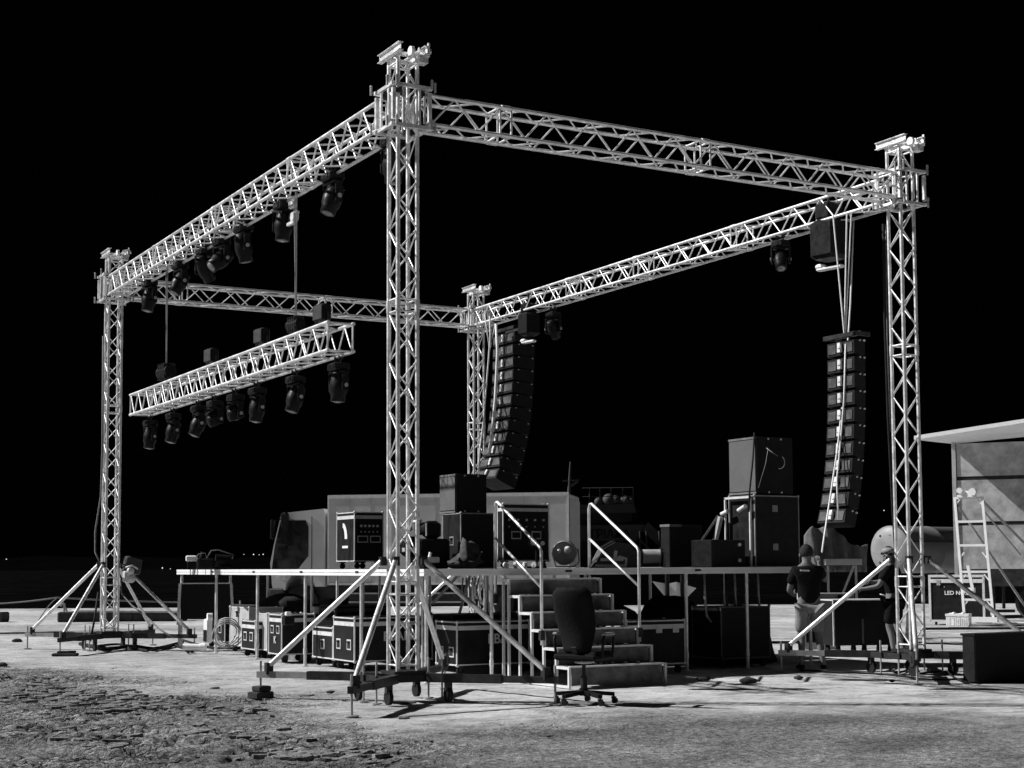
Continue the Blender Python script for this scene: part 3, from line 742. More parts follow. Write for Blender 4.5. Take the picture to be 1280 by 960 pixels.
# a dark slot in the narrow pale case : recessed plate
case('long low black flight case right of the stairs with two side latches', 4.25, 2.15, .98, .50, .60, latches=((.05, .80), (.34, .80)), handles=(), lid=.14, castors=True)
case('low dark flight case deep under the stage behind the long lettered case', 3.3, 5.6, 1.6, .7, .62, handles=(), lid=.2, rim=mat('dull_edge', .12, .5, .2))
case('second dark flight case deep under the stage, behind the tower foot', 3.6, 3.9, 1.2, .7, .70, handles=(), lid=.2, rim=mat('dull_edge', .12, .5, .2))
case('dark flight case at the back under the left stage part beside the padded cover', 2.3, 11.0, .8, .6, .55, handles=((0, .5),), lid=0, rim=RIM)
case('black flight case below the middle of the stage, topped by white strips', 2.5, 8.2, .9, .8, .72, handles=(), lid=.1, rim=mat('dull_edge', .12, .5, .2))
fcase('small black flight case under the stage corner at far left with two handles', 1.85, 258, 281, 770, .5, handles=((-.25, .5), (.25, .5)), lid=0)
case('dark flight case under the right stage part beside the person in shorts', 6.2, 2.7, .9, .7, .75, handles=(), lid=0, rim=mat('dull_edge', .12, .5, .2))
# padded cover
o = MB().sph((0, 0, .35), .6, 12, (1.0, .75, .72)).build('padded_cover', mat('dark_grey_canvas', .06, .9, 0, var=.3, bump=.5, bscale=12), None, (2.6, 10.4, .25)); tag(o, 'dark grey rounded padded cover behind the tall pale case', 'cover')
# dark tarpaulin heaps under the right half of the stage
for lab, c, s3 in (('black covered heap under the stage right of the stairs', (5.4, 4.2, 0), (.75, .75, .95)), ('dark rounded covered heap under the stage beside its right legs', (6.6, 4.2, 0), (.75, .6, 1.05)),
                   ('low sloping dark heap under the right end of the stage', (7.1, 3.4, 0), (.9, .5, .78))):
    mb = MB(); mb.sph((0, 0, 0), 1, 16); vv = []
    for v in mb.v:
        p = Vector(v); k = 1+.14*NV(p*1.7+Vector(c)); p = Vector((p.x*s3[0]*k, p.y*s3[1]*k, max(0, p.z*s3[2]*k))); vv.append(tuple(p))
    mb.v = vv; o = mb.build('covered_heap', CLOTH, None, c); tag(o, lab, 'covered heap')

# folded stand frame and small white unit at far left under stage
t = thing('folding_table', 'dark folded table with pale edges standing upright under the stage corner', 'table', tuple(at(257, 805, 27.5)), -.5)
MB().bb((-.46, -.015, .45), (.46, .015, 1.1)).build('table_top', BLACK, t)
MB().bar((-.50, -.02, .35), (-.47, -.02, 1.1), .05, .03).bar((.49, -.02, .55), (.46, -.02, 1.1), .045, .03).bar((-.47, -.02, 1.1), (.46, -.02, 1.1), .02, .02).bb((-.5, -.02, .0), (-.46, .02, .36)).bb((.46, -.02, 0), (.5, .02, .56)).build('edge_rail', RIM, t)
t = thing('battery_lamp', 'small pale upright machine with round knob beside the far left stage leg', 'machine', tuple(at(259.5, 809, 26.2)), .2)
MB().box((0, 0, .28), (.10, .16, .42), None, .02).build('body', WHITE, t); MB().cyl((-.03, -.03, .52), (.05, -.06, .52), .07, n=14).build('knob', WHITE, t)
MB().bb((-.06, -.05, .1), (-.052, .05, .3)).build('front_slot', BLACK, t)
t = thing('plastic_pipe', 'white plastic pipe coupling lying on the ground by the stage corner', 'pipe', tuple(at(243, 813, 26.3)), -.6)
MB().cyl((-.2, 0, .06), (.12, 0, .06), .055, n=14).cyl((.12, 0, .06), (.2, 0, .06), .065, n=14).build('pipe', WHITE, t)
# cable coil
mb = MB()
for k in range(4):
    r = .17+.03*k; mb.tube([(r*math.cos(a)*(1+.1*math.sin(3*a+k)), .03*k+.04*math.sin(a*2+k), .2+r*math.sin(a)) for a in [i*2*PI/18 for i in range(19)]], .011)
o = mb.build('cable_coil', ALUD, None, tuple(at(283, 806, 26.0))); o.rotation_euler = (0, 0, -.5); tag(o, 'loose coil of pale cable beside the tall pale case', 'cable')

# ------------------------------------------------------------------ things on the deck
def rack(label, X, xl, xr, ytop, dx, z=SZ+.005, front=True):
    a = fz_(xl, 690, X).y; b = fz_(xr, 690, X).y; h = fz_((xl+xr)/2, ytop, X).z-z-.13
    t = case(label, X, (a+b)/2, dx, abs(a-b), h, z=z, handles=(), lid=.1, group='amplifier racks on the stage', rim=RIM, cat='equipment rack', name='equipment_rack')
    Y = abs(a-b)/2
    mb = MB().bb((-dx/2+.05, -Y-.004, .18), (dx/2-.05, -Y+.0, .13+h*.86)); fp = mb.build('front_panel', BLACK, t)
    mb = MB()
    for k in range(5): mb.cyl((-dx/2+.12+k*(dx-.24)/4, -Y-.03, .13+h*.72), (-dx/2+.12+k*(dx-.24)/4, -Y-.004, .13+h*.72), .022, n=10); mb.cyl((-dx/2+.12+k*(dx-.24)/4, -Y-.02, .13+h*.60), (-dx/2+.12+k*(dx-.24)/4, -Y-.004, .13+h*.60), .012, n=10)
    mb.build('socket_row', TEXTM, fp)
    mb = MB()
    for k in (-1, 1):
        c = k*dx*.22
        for (p, q) in (((c-.10, .13+h*.38), (c+.10, .13+h*.40)), ((c-.10, .13+h*.5), (c+.10, .13+h*.52)), ((c-.10, .13+h*.4), (c-.085, .13+h*.5)), ((c+.085, .13+h*.4), (c+.10, .13+h*.5))):
            mb.bb((p[0], -Y-.012, p[1]), (q[0], -Y-.004, q[1]))
    mb.build('meter_frame', TEXTM, fp)
    return t, Y, h
r1, Y1, h1 = rack('black equipment rack with a white curved mark on the stage', 3.3, 421, 443, 641, .55)
mb = MB(); arc = [(-.02+.10*math.sin(a), .13+h1*.50+.26*math.cos(a)*1.0) for a in [i*.12 for i in range(12)]]
pl = [(-.10, .13+h1*.76)]+[(.13-.25*math.cos(a), .13+h1*.5+.23*math.sin(a)) for a in [PI/2-.25-i*.13 for i in range(0)]]
outer = [(.10-.20*math.cos(a)*-1-.20, .13+h1*.46+.28*math.sin(a)) for a in [PI/2-i*PI/2/8 for i in range(9)]]
inner = [(-.07*1+.09*math.cos(a)-.03, .13+h1*.46+.20*math.sin(a)) for a in [i*PI/2/8 for i in range(9)]]
crescent = [(-p[0], p[1]) for p in outer+inner]
mb.prism(crescent, -.55/2-.012, -.55/2-.004, 'X'); mb.bb((-.55/2-.012, -.13, .13+h1*.27), (-.55/2-.004, .12, .13+h1*.32)); mb.build('white_mark', TEXTW, r1)
rack('black equipment rack with two meters standing behind the stair handrails', 5.9, 622, 629, 630, .95)
# speaker stack left
t = case('dark upright case carrying the left loudspeaker box, scuffed metal edges', 3.62, 5.85, .62, .62, .86, z=SZ+.005, handles=((0, .5),), lid=0, castors=False, rim=mat('dull_edge2', .3, .5, .3), group='cases under loudspeakers')
def speaker(label, x, y, z, dx, dy, h, M_):
    t = thing('loudspeaker_box', label, 'loudspeaker', (x+dx/2, y, z), 0, 'square loudspeaker boxes on cases')
    MB().bb((-dx/2, -dy/2, 0), (dx/2, dy/2, h), .012).build('cabinet', BLKPAINT, t)
    MB().bb((-dx/2-.012, -dy/2+.02, .05), (-dx/2-.001, dy/2-.02, h-.045)).build('grille', M_, t)
    MB().bb((-dx/2-.016, -dy/2+.005, h-.035), (-dx/2-.001, dy/2-.005, h-.004)).bb((-dx/2-.016, -dy/2+.005, .006), (-dx/2-.001, dy/2-.005, .035)).build('edge_strip', mat('worn_and_lit_edge', .16, .5), t)
    mb = MB()
    for a in (-.12, .12):
        for b in (.03, h-.03): mb.cyl((a, -dy/2-.006, b), (a, -dy/2, b), .016, n=8)
    mb.build('fixing_point', TEXTM, t)
    return t
speaker('black loudspeaker box with grey grille on the left stack before the truck', 3.62, 5.98, SZ+.87, .55, .56, .62, GRILLE)
case('large dark upright case on the right end of the stage carrying a loudspeaker box', 6.90, 2.72, .84, .62, 1.06, z=SZ+.005, handles=(), lid=0, castors=False, rim=mat('dull_edge2', .3, .5, .3), group='cases under loudspeakers', latches=((-.05, .82), (-.05, .28)))
t = thing('stand_frame', 'bright metal frame with clamps beside the large right stage case', 'frame', (6.83, 2.72, SZ+.005))
MB().bb((-.02, -.31, 0), (.01, -.285, 1.04)).bb((-.02, .285, .22), (.01, .31, 1.04)).bb((-.02, -.31, 1.02), (.01, .31, 1.05)).cyl((-.05, .33, .80), (-.05, .18, .84), .035).cyl((-.05, -.08, .84), (-.05, -.24, .90), .035).build('upright', RIM, t)
MB().bar((-.05, .42, .78), (-.35, .62, .24), .035).bar((-.05, .36, .76), (-.1, .50, .24), .06).build('side_strut', ALUD, t)
speaker('black loudspeaker box with pale lit grille, cable draped over it', 6.98, 2.78, SZ+1.09, .70, .66, .86, mat('speaker_grille_pale', .13, .7, .1, var=.12, nscale=3, bump=.4, bscale=120))
o = MB().tube([at(*q) for q in ((958, 560, 22.2), (966, 566, 22.1), (972, 570, 22.1))], .006).tube([at(*q) for q in ((960, 562, 22.15), (957, 580, 22.0), (948, 610, 21.9))], .005).tube([at(975+6*math.cos(a), 578+8*math.sin(a), 22.1) for a in [i*.4-1 for i in range(8)]], .005).build('thin_cable', ROPED); tag(o, 'thin curled cable on the dark side of the right loudspeaker box', 'cable')
o = MB().tube([at(*q) for q in ((943, 541, 22.5), (941, 575, 22.4), (937, 614, 22.3), (936, 640, 22.3))], .014).build('power_cable', CABLE); tag(o, 'black cable draped over the lit face of the right loudspeaker box', 'cable')
# bass box
t = thing('bass_speaker', 'dark plain bass speaker box standing on the stage right of the stairs', 'loudspeaker', (6.43, 4.0, SZ+.004))
MB().bb((-.03, -.12, 0), (.60, .12, .66), .01).build('cabinet', BLKPAINT, t); MB().bb((-.037, -.13, .63), (.2, .13, .668)).build('edge_strip', mat('worn_and_lit_edge', .16, .5), t)  # lit top left edge of the box put in as a pale strip
# low black box with two white dots near right stack
t = thing('monitor_box', 'low black box with two white knobs on the right part of the stage', 'box', (6.05, 2.6, SZ+.004))
MB().bb((0, -.25, 0), (.62, .25, .40), .01).build('cabinet', BLACK, t); MB().sph((.50, -.26, .10), .028, 8).sph((.50, -.26, .33), .028, 8).build('knob', WHITE, t)
# round follow lamp by the stair rail
t = thing('round_flood_lamp', 'round lamp with a bright lens standing on the stage between the stair rails', 'stage light', (5.0, 4.7, SZ+.004), -.55)
rt = Matrix.Rotation(-.2, 3, 'Z') @ Matrix.Rotation(.15, 3, 'X')
MB().lathe([(.06, .14), (.13, .12), (.185, .02), (.19, -.05), (.17, -.055)], 22, 'Y', (0, 0, .24), rt).build('housing', BLACK, t)
MB().lathe([(.172, -.057), (.165, -.050), (.12, .0), (.04, .05)], 22, 'Y', (0, 0, .24), rt).build('reflector', LENS, t)
MB().sph((.045, -.07, .28), .062, 10).build('bulb_glint', WHITE, t)  # bulb enlarged, off centre and white to give the mirrored bright spot
MB().tube([rt @ Vector((.183*math.cos(i*PI/12), -.062, .183*math.sin(i*PI/12)))+Vector((0, 0, .24)) for i in range(25)], .009).build('front_ring', RIM, t)
MB().sph((-.09, -.07, .26), .035, 8).tube([(.20, 0, .3), (.22, 0, .1), (.14, 0, .02), (-.14, 0, .02), (-.2, 0, .24)], .014).build('stirrup', RIM, t)
t = thing('small_spot_lamp', 'small dark twin lamp left of the round bright lamp on the stage', 'stage light', (4.55, 4.9, SZ+.004), -.5)
MB().cyl((0, .1, .40), (0, -.1, .40), .075, n=14).cyl((.14, .1, .38), (.14, -.1, .38), .06, n=14).cyl((0.05, 0, 0), (0.05, 0, .36), .02).bb((-.1, -.1, 0), (.2, .1, .03)).build('housing', BLACK, t)
MB().cyl((0, -.1, .40), (0, -.11, .40), .05, n=12).cyl((.14, -.1, .38), (.14, -.112, .38), .035, n=12).build('lens', WHITE, t)
# rounded grey wedges (monitors)
def wedge(label, loc, rz, s, M_):
    t = thing('stage_monitor', label, 'stage monitor', loc, rz, 'wedge monitors on the stage')
    poly = [(0, 0), (.75*s, 0), (.85*s, .28*s), (.72*s, .46*s), (.45*s, .50*s), (.20*s, .36*s)]
    MB().prism(poly, -.3*s, .3*s).build('cabinet', M_, t)
    MB().bb((.05*s, -.31*s, .015), (.6*s, -.302*s, .05)).build('handle_bar', RIM, t)
    MB().bar((.2*s, .0, .375*s), (.45*s, .0, .515*s), .5*s, .02).build('grille', BLACK, t)
    return t
DG = mat('dark_grey_carpet', .10, .9, 0, var=.25, bump=.5, bscale=30)
wedge('dark rounded wedge monitor beside the right stair rail top', tuple(at(738, 706, 23.5)-Vector((0, 0, 0)))[:2]+(SZ+.004,), -.4, .8, DG)
wedge('grey wedge monitor on the stage right of the upper stair rail', tuple(at(752, 706, 24.2))[:2]+(SZ+.004,), -.45, .75, DG)
t = thing('metal_bracket', 'white metal bracket frame lying on the stage in front of the grey wedge monitor', 'frame', tuple(at(766, 709, 22.3))[:2]+(SZ+.004,), -.5)
MB().bb((-.18, -.02, .10), (.16, .01, .14)).bb((-.12, -.02, .0), (.2, .01, .045)).tube([(.1, 0, .02), (.19, 0, .03), (.20, 0, .13), (.1, 0, .16), (.02, 0, .12)], .022, 8).cyl((.03, 0, .14), (.05, 0, .25), .025).build('frame_bars', WHITE, t)
t = thing('cable_drum', 'pale cylindrical cable drum lying on the stage left of the bass speaker', 'cable drum', tuple(at(817, 706, 23.0))[:2]+(SZ+.004,), -.5)
MB().cyl((-.17, 0, .17), (.10, 0, .17), .105, n=20).build('drum', CASEL, t); MB().cyl((.10, 0, .155), (.14, 0, .155), .15, n=20).cyl((-.2, 0, .155), (-.17, 0, .155), .12, n=20).build('flange', BLACK, t)
MB().tube([(.17, -.02, .02), (.18, -.02, .2), (.14, -.02, .25)], .012).build('crank', RIM, t)
# clutter cluster left of left stack: lamps on stand
t = thing('lamp_cluster', 'cluster of dark stage lamps with pale fittings in front of the left stack', 'stage light', (3.0, 5.75, SZ+.004), .0)
mb = MB(); mb.bb((-.1, -.25, 0), (.42, .25, .46), .03); mb.cyl((.1, -.2, .62), (.1, .16, .62), .10, n=16); mb.cyl((-.12, -.1, .34), (-.12, .16, .34), .16, n=18); mb.box((.22, 0, .6), (.24, .26, .28), None, .05); mb.build('housing', BLACK, t)
MB().bar((-.22, -.2, .38), (-.05, .15, .40), .05, .04).bb((-.3, -.12, .26), (-.08, -.02, .32)).cyl((-.05, .1, .72), (.0, -.06, .74), .03).cyl((.02, -.22, .50), (.02, -.22, .70), .012).sph((-.1, .12, .62), .045, 8).build('fitting', RIM, t)
t = thing('white_lamp', 'small bright white lamp box clipped beside the nearest tower on the stage edge', 'lamp', (1.75, 2.9, SZ+.004), .3)
MB().bb((-.16, -.10, .08), (.12, .02, .16), .01).cyl((-.02, -.04, .15), (0, -.04, .22), .02).build('shade', WHITE, t); MB().bb((-.1, -.06, 0), (.1, .1, .08), .01).sph((-.14, -.1, .04), .04, 8).build('base', BLACK, t)
for lab, p, rz in (('folded dark fabric bundle on the stage right of the lamp cluster', (3.5, 5.1, SZ+.004), 0),):
    t = thing('fabric_bundle', lab, 'bundle', p, rz)
    mb = MB().sph((0, 0, .12), .22, 14, (1.2, .8, .8)); mb.v = [(v[0]*(1+.9*NV(Vector(v)*7)), v[1]*(1+.6*NV(Vector(v)*9)), max(0, v[2]*(1+.9*NV(Vector(v)*8+Vector((5, 1, 2)))))) for v in mb.v]; mb.build('cloth', mat('grey_cloth', .09, .9, 0, var=.6, nscale=5, bump=.8, bscale=8), t)
# small fittings lying along the deck edge near rack
for k, (px, lab) in enumerate(((632, 'small pale clamp at the foot of the handrail'), (644, 'tiny grey clamp second from the left on the deck edge'), (656, 'tiny grey clamp under the meter rack'), (668, 'rightmost tiny clamp, tilted, near the round lamp'))):
    p = at(px, 706, 21.6); t = thing('pipe_clamp', lab, 'clamp', (p.x, p.y, SZ+.005), k*.7, 'small pipe clamps on the deck')
    MB().cyl((0, -.02, .05), (0, .02, .05), .04, n=12).box((.02, 0, .03), (.05, .05, .06), None, .008).build('jaw', RIM, t)
# far left deck things
t = thing('white_lamp', 'small white lamp box on the far left end of the stage', 'lamp', tuple(at(239.5, 708, 26.7))[:2]+(SZ+.004,), -.5)
MB().bb((-.10, -.05, .14), (.10, .05, .25), .02).build('shade', WHITE, t); MB().bb((-.07, -.05, 0), (.09, .05, .14), .01).build('base', BLACK, t)
t = thing('moving_light', 'dark moving light lying on the far left end of the stage among cables', 'stage light', tuple(at(258, 708, 26.4))[:2]+(SZ+.004,), -.3)
MB().box((-.02, 0, .10), (.30, .26, .20), None, .03).build('base', BLACK, t); MB().cyl((.15, 0, .16), (.42, .02, .14), .11, n=16).cyl((-.08, 0, .2), (-.05, 0, .3), .05).build('head', BLACK, t)
MB().tube([(-.18, -.1, .2), (-.14, -.12, .27), (-.02, -.12, .29), (0, -.12, .2)], .008).tube([(.0, -.13, .2), (.08, -.14, .33), (.2, -.14, .34), (.38, -.14, .28), (.46, -.14, .26), (.44, -.14, .18)], .010).build('cable_loop', ROPED, t)

# ------------------------------------------------------------------ office chair
t = thing('office_chair', 'black high back office chair on castors in front of the stairs', 'office chair', (1.515, -1.36, 0), math.radians(33))
mb = MB()
for k in range(5):
    a = 2*PI*k/5+.35; e = Vector((math.cos(a)*.33, math.sin(a)*.33, .10)); mb.bar((0, 0, .13), e, .055, .04)
mb.cyl((0, 0, .09), (0, 0, .17), .05, n=14); mb.build('star_base', BLACK, t)
for k in range(5):
    a = 2*PI*k/5+.35; x, y = math.cos(a)*.33, math.sin(a)*.33
    o = MB().cyl((x, y, .05), (x, y, .11), .012).bb((x-.02, y-.022, .05), (x+.02, y+.022, .075)).build('castor', BLACK, t)
    MB().cyl((x-.022, y-.012, .03), (x+.022, y-.012, .03), .03, n=14).build('castor_wheel', BLACK, o)
MB().cyl((0, 0, .15), (0, 0, .30), .038, n=14).cyl((0, 0, .30), (0, 0, .44), .02, n=12).build('gas_column', STEEL, t)
MB().lathe([(.06, .0), (.11, .01), (.10, .03), (.02, .04)], 16, 'Z', (-.05, -.03, .435)).sph((-.02, -.14, .50), .035, 8).build('mechanism', RIM, t)
mb = MB(); mb.box((.0, 0, .51), (.50, .50, .07), None, .03); mb.box((.02, 0, .545), (.44, .46, .05), None, .025); mb.build('seat', FABRIC, t)
# backrest: curved padded slab on the -x (left) side, facing +x
mb = MB(); vs = []; fs = []; NZ, NY = 14, 9
for side in (0, 1):
    for i in range(NZ+1):
        u = i/NZ; z = .56+.70*u
        hw = .15+.085*math.sin(min(1, u*1.25)*PI*.62); hw *= (1-.25*max(0, (u-.86)/.14)**2)
        xb = -.22-.10*u+.035*math.sin(u*PI*1.6)
        for j in range(NY):
            v_ = -1+2*j/(NY-1); th = .040*(1-.55*v_**4)*(1-.5*max(0, (u-.9)/.1))
            vs.append((xb+(th if side else -th*.55)+.05*v_*v_, v_*hw, z))
S = (NZ+1)*NY
for i in range(NZ):
    for j in range(NY-1):
        a = i*NY+j; fs.append((a, a+1, a+NY+1, a+NY)); fs.append((S+a, S+a+NY, S+a+NY+1, S+a+1))
for i in range(NZ):
    for j in (0, NY-1): a = i*NY+j; fs.append((a, a+NY, S+a+NY, S+a))
for j in range(NY-1):
    for i in (0, NZ): a = i*NY+j; fs.append((a, a+1, S+a+1, S+a))
mb.add(vs, fs, True); mb.build('backrest', FABRIC, t)
MB().bar((-.16, 0, .47), (-.27, 0, .62), .06, .02).build('back_bracket', STEEL, t)
for sg in (-1, 1):
    MB().tube([(-.12, sg*.27, .50), (-.13, sg*.29, .70), (-.10, sg*.29, .735), (.12, sg*.29, .74), (.15, sg*.29, .72), (.14, sg*.275, .50)], .016, 8).build('armrest', BLACK, t)
    MB().box((.01, sg*.29, .755), (.26, .055, .03), None, .012).build('arm_pad', mat('sunlit_black_plastic', .3, .35, 0, var=.2), t)  # black pads get a pale base colour for the sunlight on them

# ------------------------------------------------------------------ people (skin modifier)
def skin(name, pts, edges, radii, material, parent, root=0, sub=2):
    import bmesh
    me = bpy.data.meshes.new(name); bm = bmesh.new(); lay = bm.verts.layers.skin.verify()
    bv = []
    for i, p in enumerate(pts):
        v = bm.verts.new(p); r = radii[i]; v[lay].radius = (r, r) if not isinstance(r, tuple) else r; v[lay].use_root = (i == root); bv.append(v)
    for a, b in edges: bm.edges.new((bv[a], bv[b]))
    bm.to_mesh(me); bm.free(); me.materials.append(material)
    o = bpy.data.objects.new(name, me); COL.objects.link(o); o.parent = parent
    s = o.modifiers.new('skin', 'SKIN'); s.use_smooth_shade = True
    u = o.modifiers.new('sub', 'SUBSURF'); u.levels = sub; u.render_levels = sub
    return o
def person(label, loc, rz, pose, shirt_label_plate=True, lower=SHORTS, group=None):
    t = thing('person', label, 'person', loc, rz, group)
    J = pose
    names = ['pelvis', 'waist', 'chest', 'neck', 'headb', 'headt', 'shL', 'elL', 'wrL', 'haL', 'shR', 'elR', 'wrR', 'haR', 'hiL', 'knL', 'caL', 'anL', 'toL', 'hiR', 'knR', 'caR', 'anR', 'toR']
    rad = dict(pelvis=(.15, .11), waist=(.14, .105), chest=(.165, .115), neck=.058, headb=(.075, .085), headt=(.078, .09), shL=.065, shR=.065, elL=.043, elR=.043, wrL=.028, wrR=.028,
               haL=.036, haR=.036, hiL=.095, hiR=.095, knL=.058, knR=.058, caL=.056, caR=.056, anL=.036, anR=.036, toL=.036, toR=.036)
    idx = {k: i for i, k in enumerate(names)}
    E = [('pelvis', 'waist'), ('waist', 'chest'), ('chest', 'neck'), ('neck', 'headb'), ('headb', 'headt'), ('chest', 'shL'), ('shL', 'elL'), ('elL', 'wrL'), ('wrL', 'haL'),
         ('chest', 'shR'), ('shR', 'elR'), ('elR', 'wrR'), ('wrR', 'haR'), ('pelvis', 'hiL'), ('hiL', 'knL'), ('knL', 'caL'), ('caL', 'anL'), ('anL', 'toL'), ('pelvis', 'hiR'), ('hiR', 'knR'), ('knR', 'caR'), ('caR', 'anR'), ('anR', 'toR')]
    body = skin('body', [J[k] for k in names], [(idx[a], idx[b]) for a, b in E], [rad[k] for k in names], SKIN, t)
    # fingers: each its own chain rooted in the palm
    for hn, wn in (('haL', 'wrL'), ('haR', 'wrR')):
        h = Vector(J[hn]); d = (h-Vector(J[wn])).normalized(); sdv = d.cross(Vector((0, 1, 0))).normalized(); cur = d.cross(sdv).normalized()
        if cur.z > 0: cur = -cur
        for k, ln in enumerate((.07, .08, .075, .058)):
            o_ = h+sdv*(.024-.016*k)
            skin('finger', [tuple(o_-d*.02), tuple(o_+d*.03), tuple(o_+d*(.03+ln*.45)+cur*.02), tuple(o_+d*(.03+ln*.6)+cur*.05)], [(0, 1), (1, 2), (2, 3)], [.010, .0095, .009, .008], SKIN, body, sub=1)
        o_ = h+sdv*.02
        skin('thumb', [tuple(o_-d*.03), tuple(o_+sdv*.035), tuple(o_+sdv*.05+d*.035)], [(0, 1), (1, 2)], [.012, .011, .009], SKIN, body, sub=1)
    # shirt
    def L_(a, b, f): return tuple(Vector(J[a]).lerp(Vector(J[b]), f))
    sp = [J['pelvis'], J['waist'], J['chest'], L_('chest', 'neck', .62), J['shL'], L_('shL', 'elL', .72), J['shR'], L_('shR', 'elR', .72)]
    sp[0] = tuple(Vector(J['pelvis'])+Vector((0, 0, -.05)))
    skin('shirt', sp, [(0, 1), (1, 2), (2, 3), (2, 4), (4, 5), (2, 6), (6, 7)], [(.180, .140), (.165, .13), (.19, .14), (.085, .085), .085, .078, .085, .078], SHIRT, t)
    # shorts
    sp = [tuple(Vector(J['pelvis'])+Vector((0, 0, .03))), J['hiL'], L_('hiL', 'knL', .5), L_('hiL', 'knL', .97), J['hiR'], L_('hiR', 'knR', .5), L_('hiR', 'knR', .97)]
    skin('shorts', sp, [(0, 1), (1, 2), (2, 3), (0, 4), (4, 5), (5, 6)], [(.160, .125), .106, .102, .100, .106, .102, .100], lower, t)
    # shoes
    for an, to in (('anL', 'toL'), ('anR', 'toR')):
        a = Vector(J[an]); b = Vector(J[to]); d = (b-a); d.z = 0; d.normalize()
        skin('shoe', [tuple(a-d*.05+Vector((0, 0, -.045))), tuple(a+d*.03+Vector((0, 0, -.035))), tuple(b+Vector((0, 0, -.005))), tuple(b+d*.05+Vector((0, 0, -.008)))], [(0, 1), (1, 2), (2, 3)], [(.05, .045), (.052, .05), (.05, .035), (.04, .028)], BLACK, t, sub=2)
        c = (a+b)/2
        mb = MB().box((0, 0, 0), (.27, .095, .025), Matrix.Rotation(math.atan2(d.y, d.x), 3, 'Z'), .01); mb.v = [(v[0]+c.x, v[1]+c.y, v[2]+.014) for v in mb.v]; mb.build('shoe_sole', WHITE, t)
    # hair cap, ears, nose
    hb_ = Vector(J['headb']); ht_ = Vector(J['headt']); mid = hb_.lerp(ht_, .62)
    mb = MB().sph((0, 0, 0), 1, 16); ax = (ht_-hb_).normalized(); vv = []
    fwd_ = J['face']; fw = Vector(fwd_).normalized()
    for v in mb.v:
        p = Vector(v); w_ = 1+.03*NV(p*6)
        q = Vector((p.x*.098, p.y*.098, p.z*.118))*w_
        q = q - fw*.014
        if q.dot(fw) > .045 and q.z < .05: q -= fw*(q.dot(fw)-.045)
        if q.z < -.055: q.z = -.055
        vv.append(tuple(mid+q+Vector((0, 0, .012))))
    mb.v = vv; mb.build('hair', HAIR, t)
    side = fw.cross(Vector((0, 0, 1))).normalized(); mb = MB()
    hc = hb_.lerp(ht_, .35)
    for sg in (-1, 1): mb.sph(tuple(hc+side*sg*.088), .022, 7, (.8, .8, 1.4))
    mb.sph(tuple(hc+fw*.098), .016, 7, (1, 1, 1.4)); mb.build('ear_and_nose', SKIN, body)
    mb = MB()
    for sg in (-1, 1): mb.sph(tuple(hc+side*sg*.032+fw*.083+Vector((0, 0, .03))), .011, 7)
    mb.box(tuple(hc+fw*.088-Vector((0, 0, .04))), (.03, .03, .008)); mb.build('eye_and_mouth', HAIR, body)
    return t
# person 1: back to us, facing away (+F direction), local x = right (R), y = forward
P1 = dict(pelvis=(0, 0, .93), waist=(0, .0, 1.10), chest=(-.02, .03, 1.34), neck=(-.01, .05, 1.50), headb=(-.01, .07, 1.585), headt=(-.01, .09, 1.69), face=(.1, 1, 0),
          shL=(-.19, .02, 1.40), elL=(-.26, .10, 1.12), wrL=(-.16, .30, 1.05), haL=(-.12, .37, 1.06), shR=(.17, .04, 1.40), elR=(.27, .14, 1.25), wrR=(.22, .30, 1.47), haR=(.21, .32, 1.55),
          hiL=(-.10, 0, .86), knL=(-.11, .05, .50), caL=(-.115, .0, .36), anL=(-.12, -.03, .09), toL=(-.14, .12, .045),
          hiR=(.10, 0, .86), knR=(.13, .02, .50), caR=(.14, -.03, .36), anR=(.17, -.08, .09), toR=(.20, .07, .045))
rzF = -math.radians(29.5)
p1 = person('person seen from behind in black shirt and light shorts, pulling a rope', (6.93, 1.27, 0), rzF, P1)
MB().box((-.075, -.125, 1.405), (.13, .012, .022), Matrix.Rotation(.04, 3, 'Y')).build('neck_label', TEXTW, p1)
P2 = dict(P1); P2.update(elR=(.24, .22, 1.22), wrR=(.10, .40, 1.2), haR=(.05, .47, 1.22), elL=(-.30, .12, 1.14), wrL=(-.36, .34, 1.10), haL=(-.37, .42, 1.10), face=(-.9, .3, 0))
p2 = person('person in dark clothes and pale soled shoes, half hidden behind the right tower', (9.95, 2.75, 0), rzF+.9, P2, lower=SHIRT)
MB().sph((-.01, .075, 1.70), .10, 12, (1, 1.05, .62)).build('cap', mat('grey_cap', .3, .8), p2)

# ------------------------------------------------------------------ right foreground: black box, desk case
t = thing('covered_box', 'large plain black box at the right picture edge in front of the ladder', 'box', (7.12, -1.62, 0), 0)
MB().bb((0, 0, .0), (1.75, .22, .60), .015).build('body', BLKPAINT, t)
MB().bb((-.012, -.012, .585), (1.762, .232, .612), .004).build('lid', BLACK, t)
t = thing('work_case', 'wide black case on castors with bright top edge, left of the right tower', 'flight case', (9.45, 3.62, 0), -.35)
MB().bb((0, 0, .17), (1.10, .62, .90), .01).build('body', BLKPAINT, t)
MB().bb((-.01, -.012, .895), (1.11, .632, .915)).bb((-.012, -.012, .16), (.012, .012, .90)).build('edge_trim', RIM, t)
MB().bb((.48, -.012, .20), (.51, -.003, .6)).build('seam_strip', mat('dull_edge', .12, .5, .2), t)
for a in (.1, .55, 1.0):
    for b in (.08, .54): MB().cyl((a-.02, b, .075), (a+.02, b, .075), .075, n=14).bb((a-.03, b-.03, .12), (a+.03, b+.03, .168)).build('castor', RUBBER, t)
MB().tube([(.95, -.02, .96), (.80, -.02, 1.0)], .01).build('pen', WHITE, t)
t = thing('pale_cabinet', 'pale metal cabinet with dark openings behind the person in shorts', 'cabinet', tuple(at(1023, 818, 25.6)), -.5)
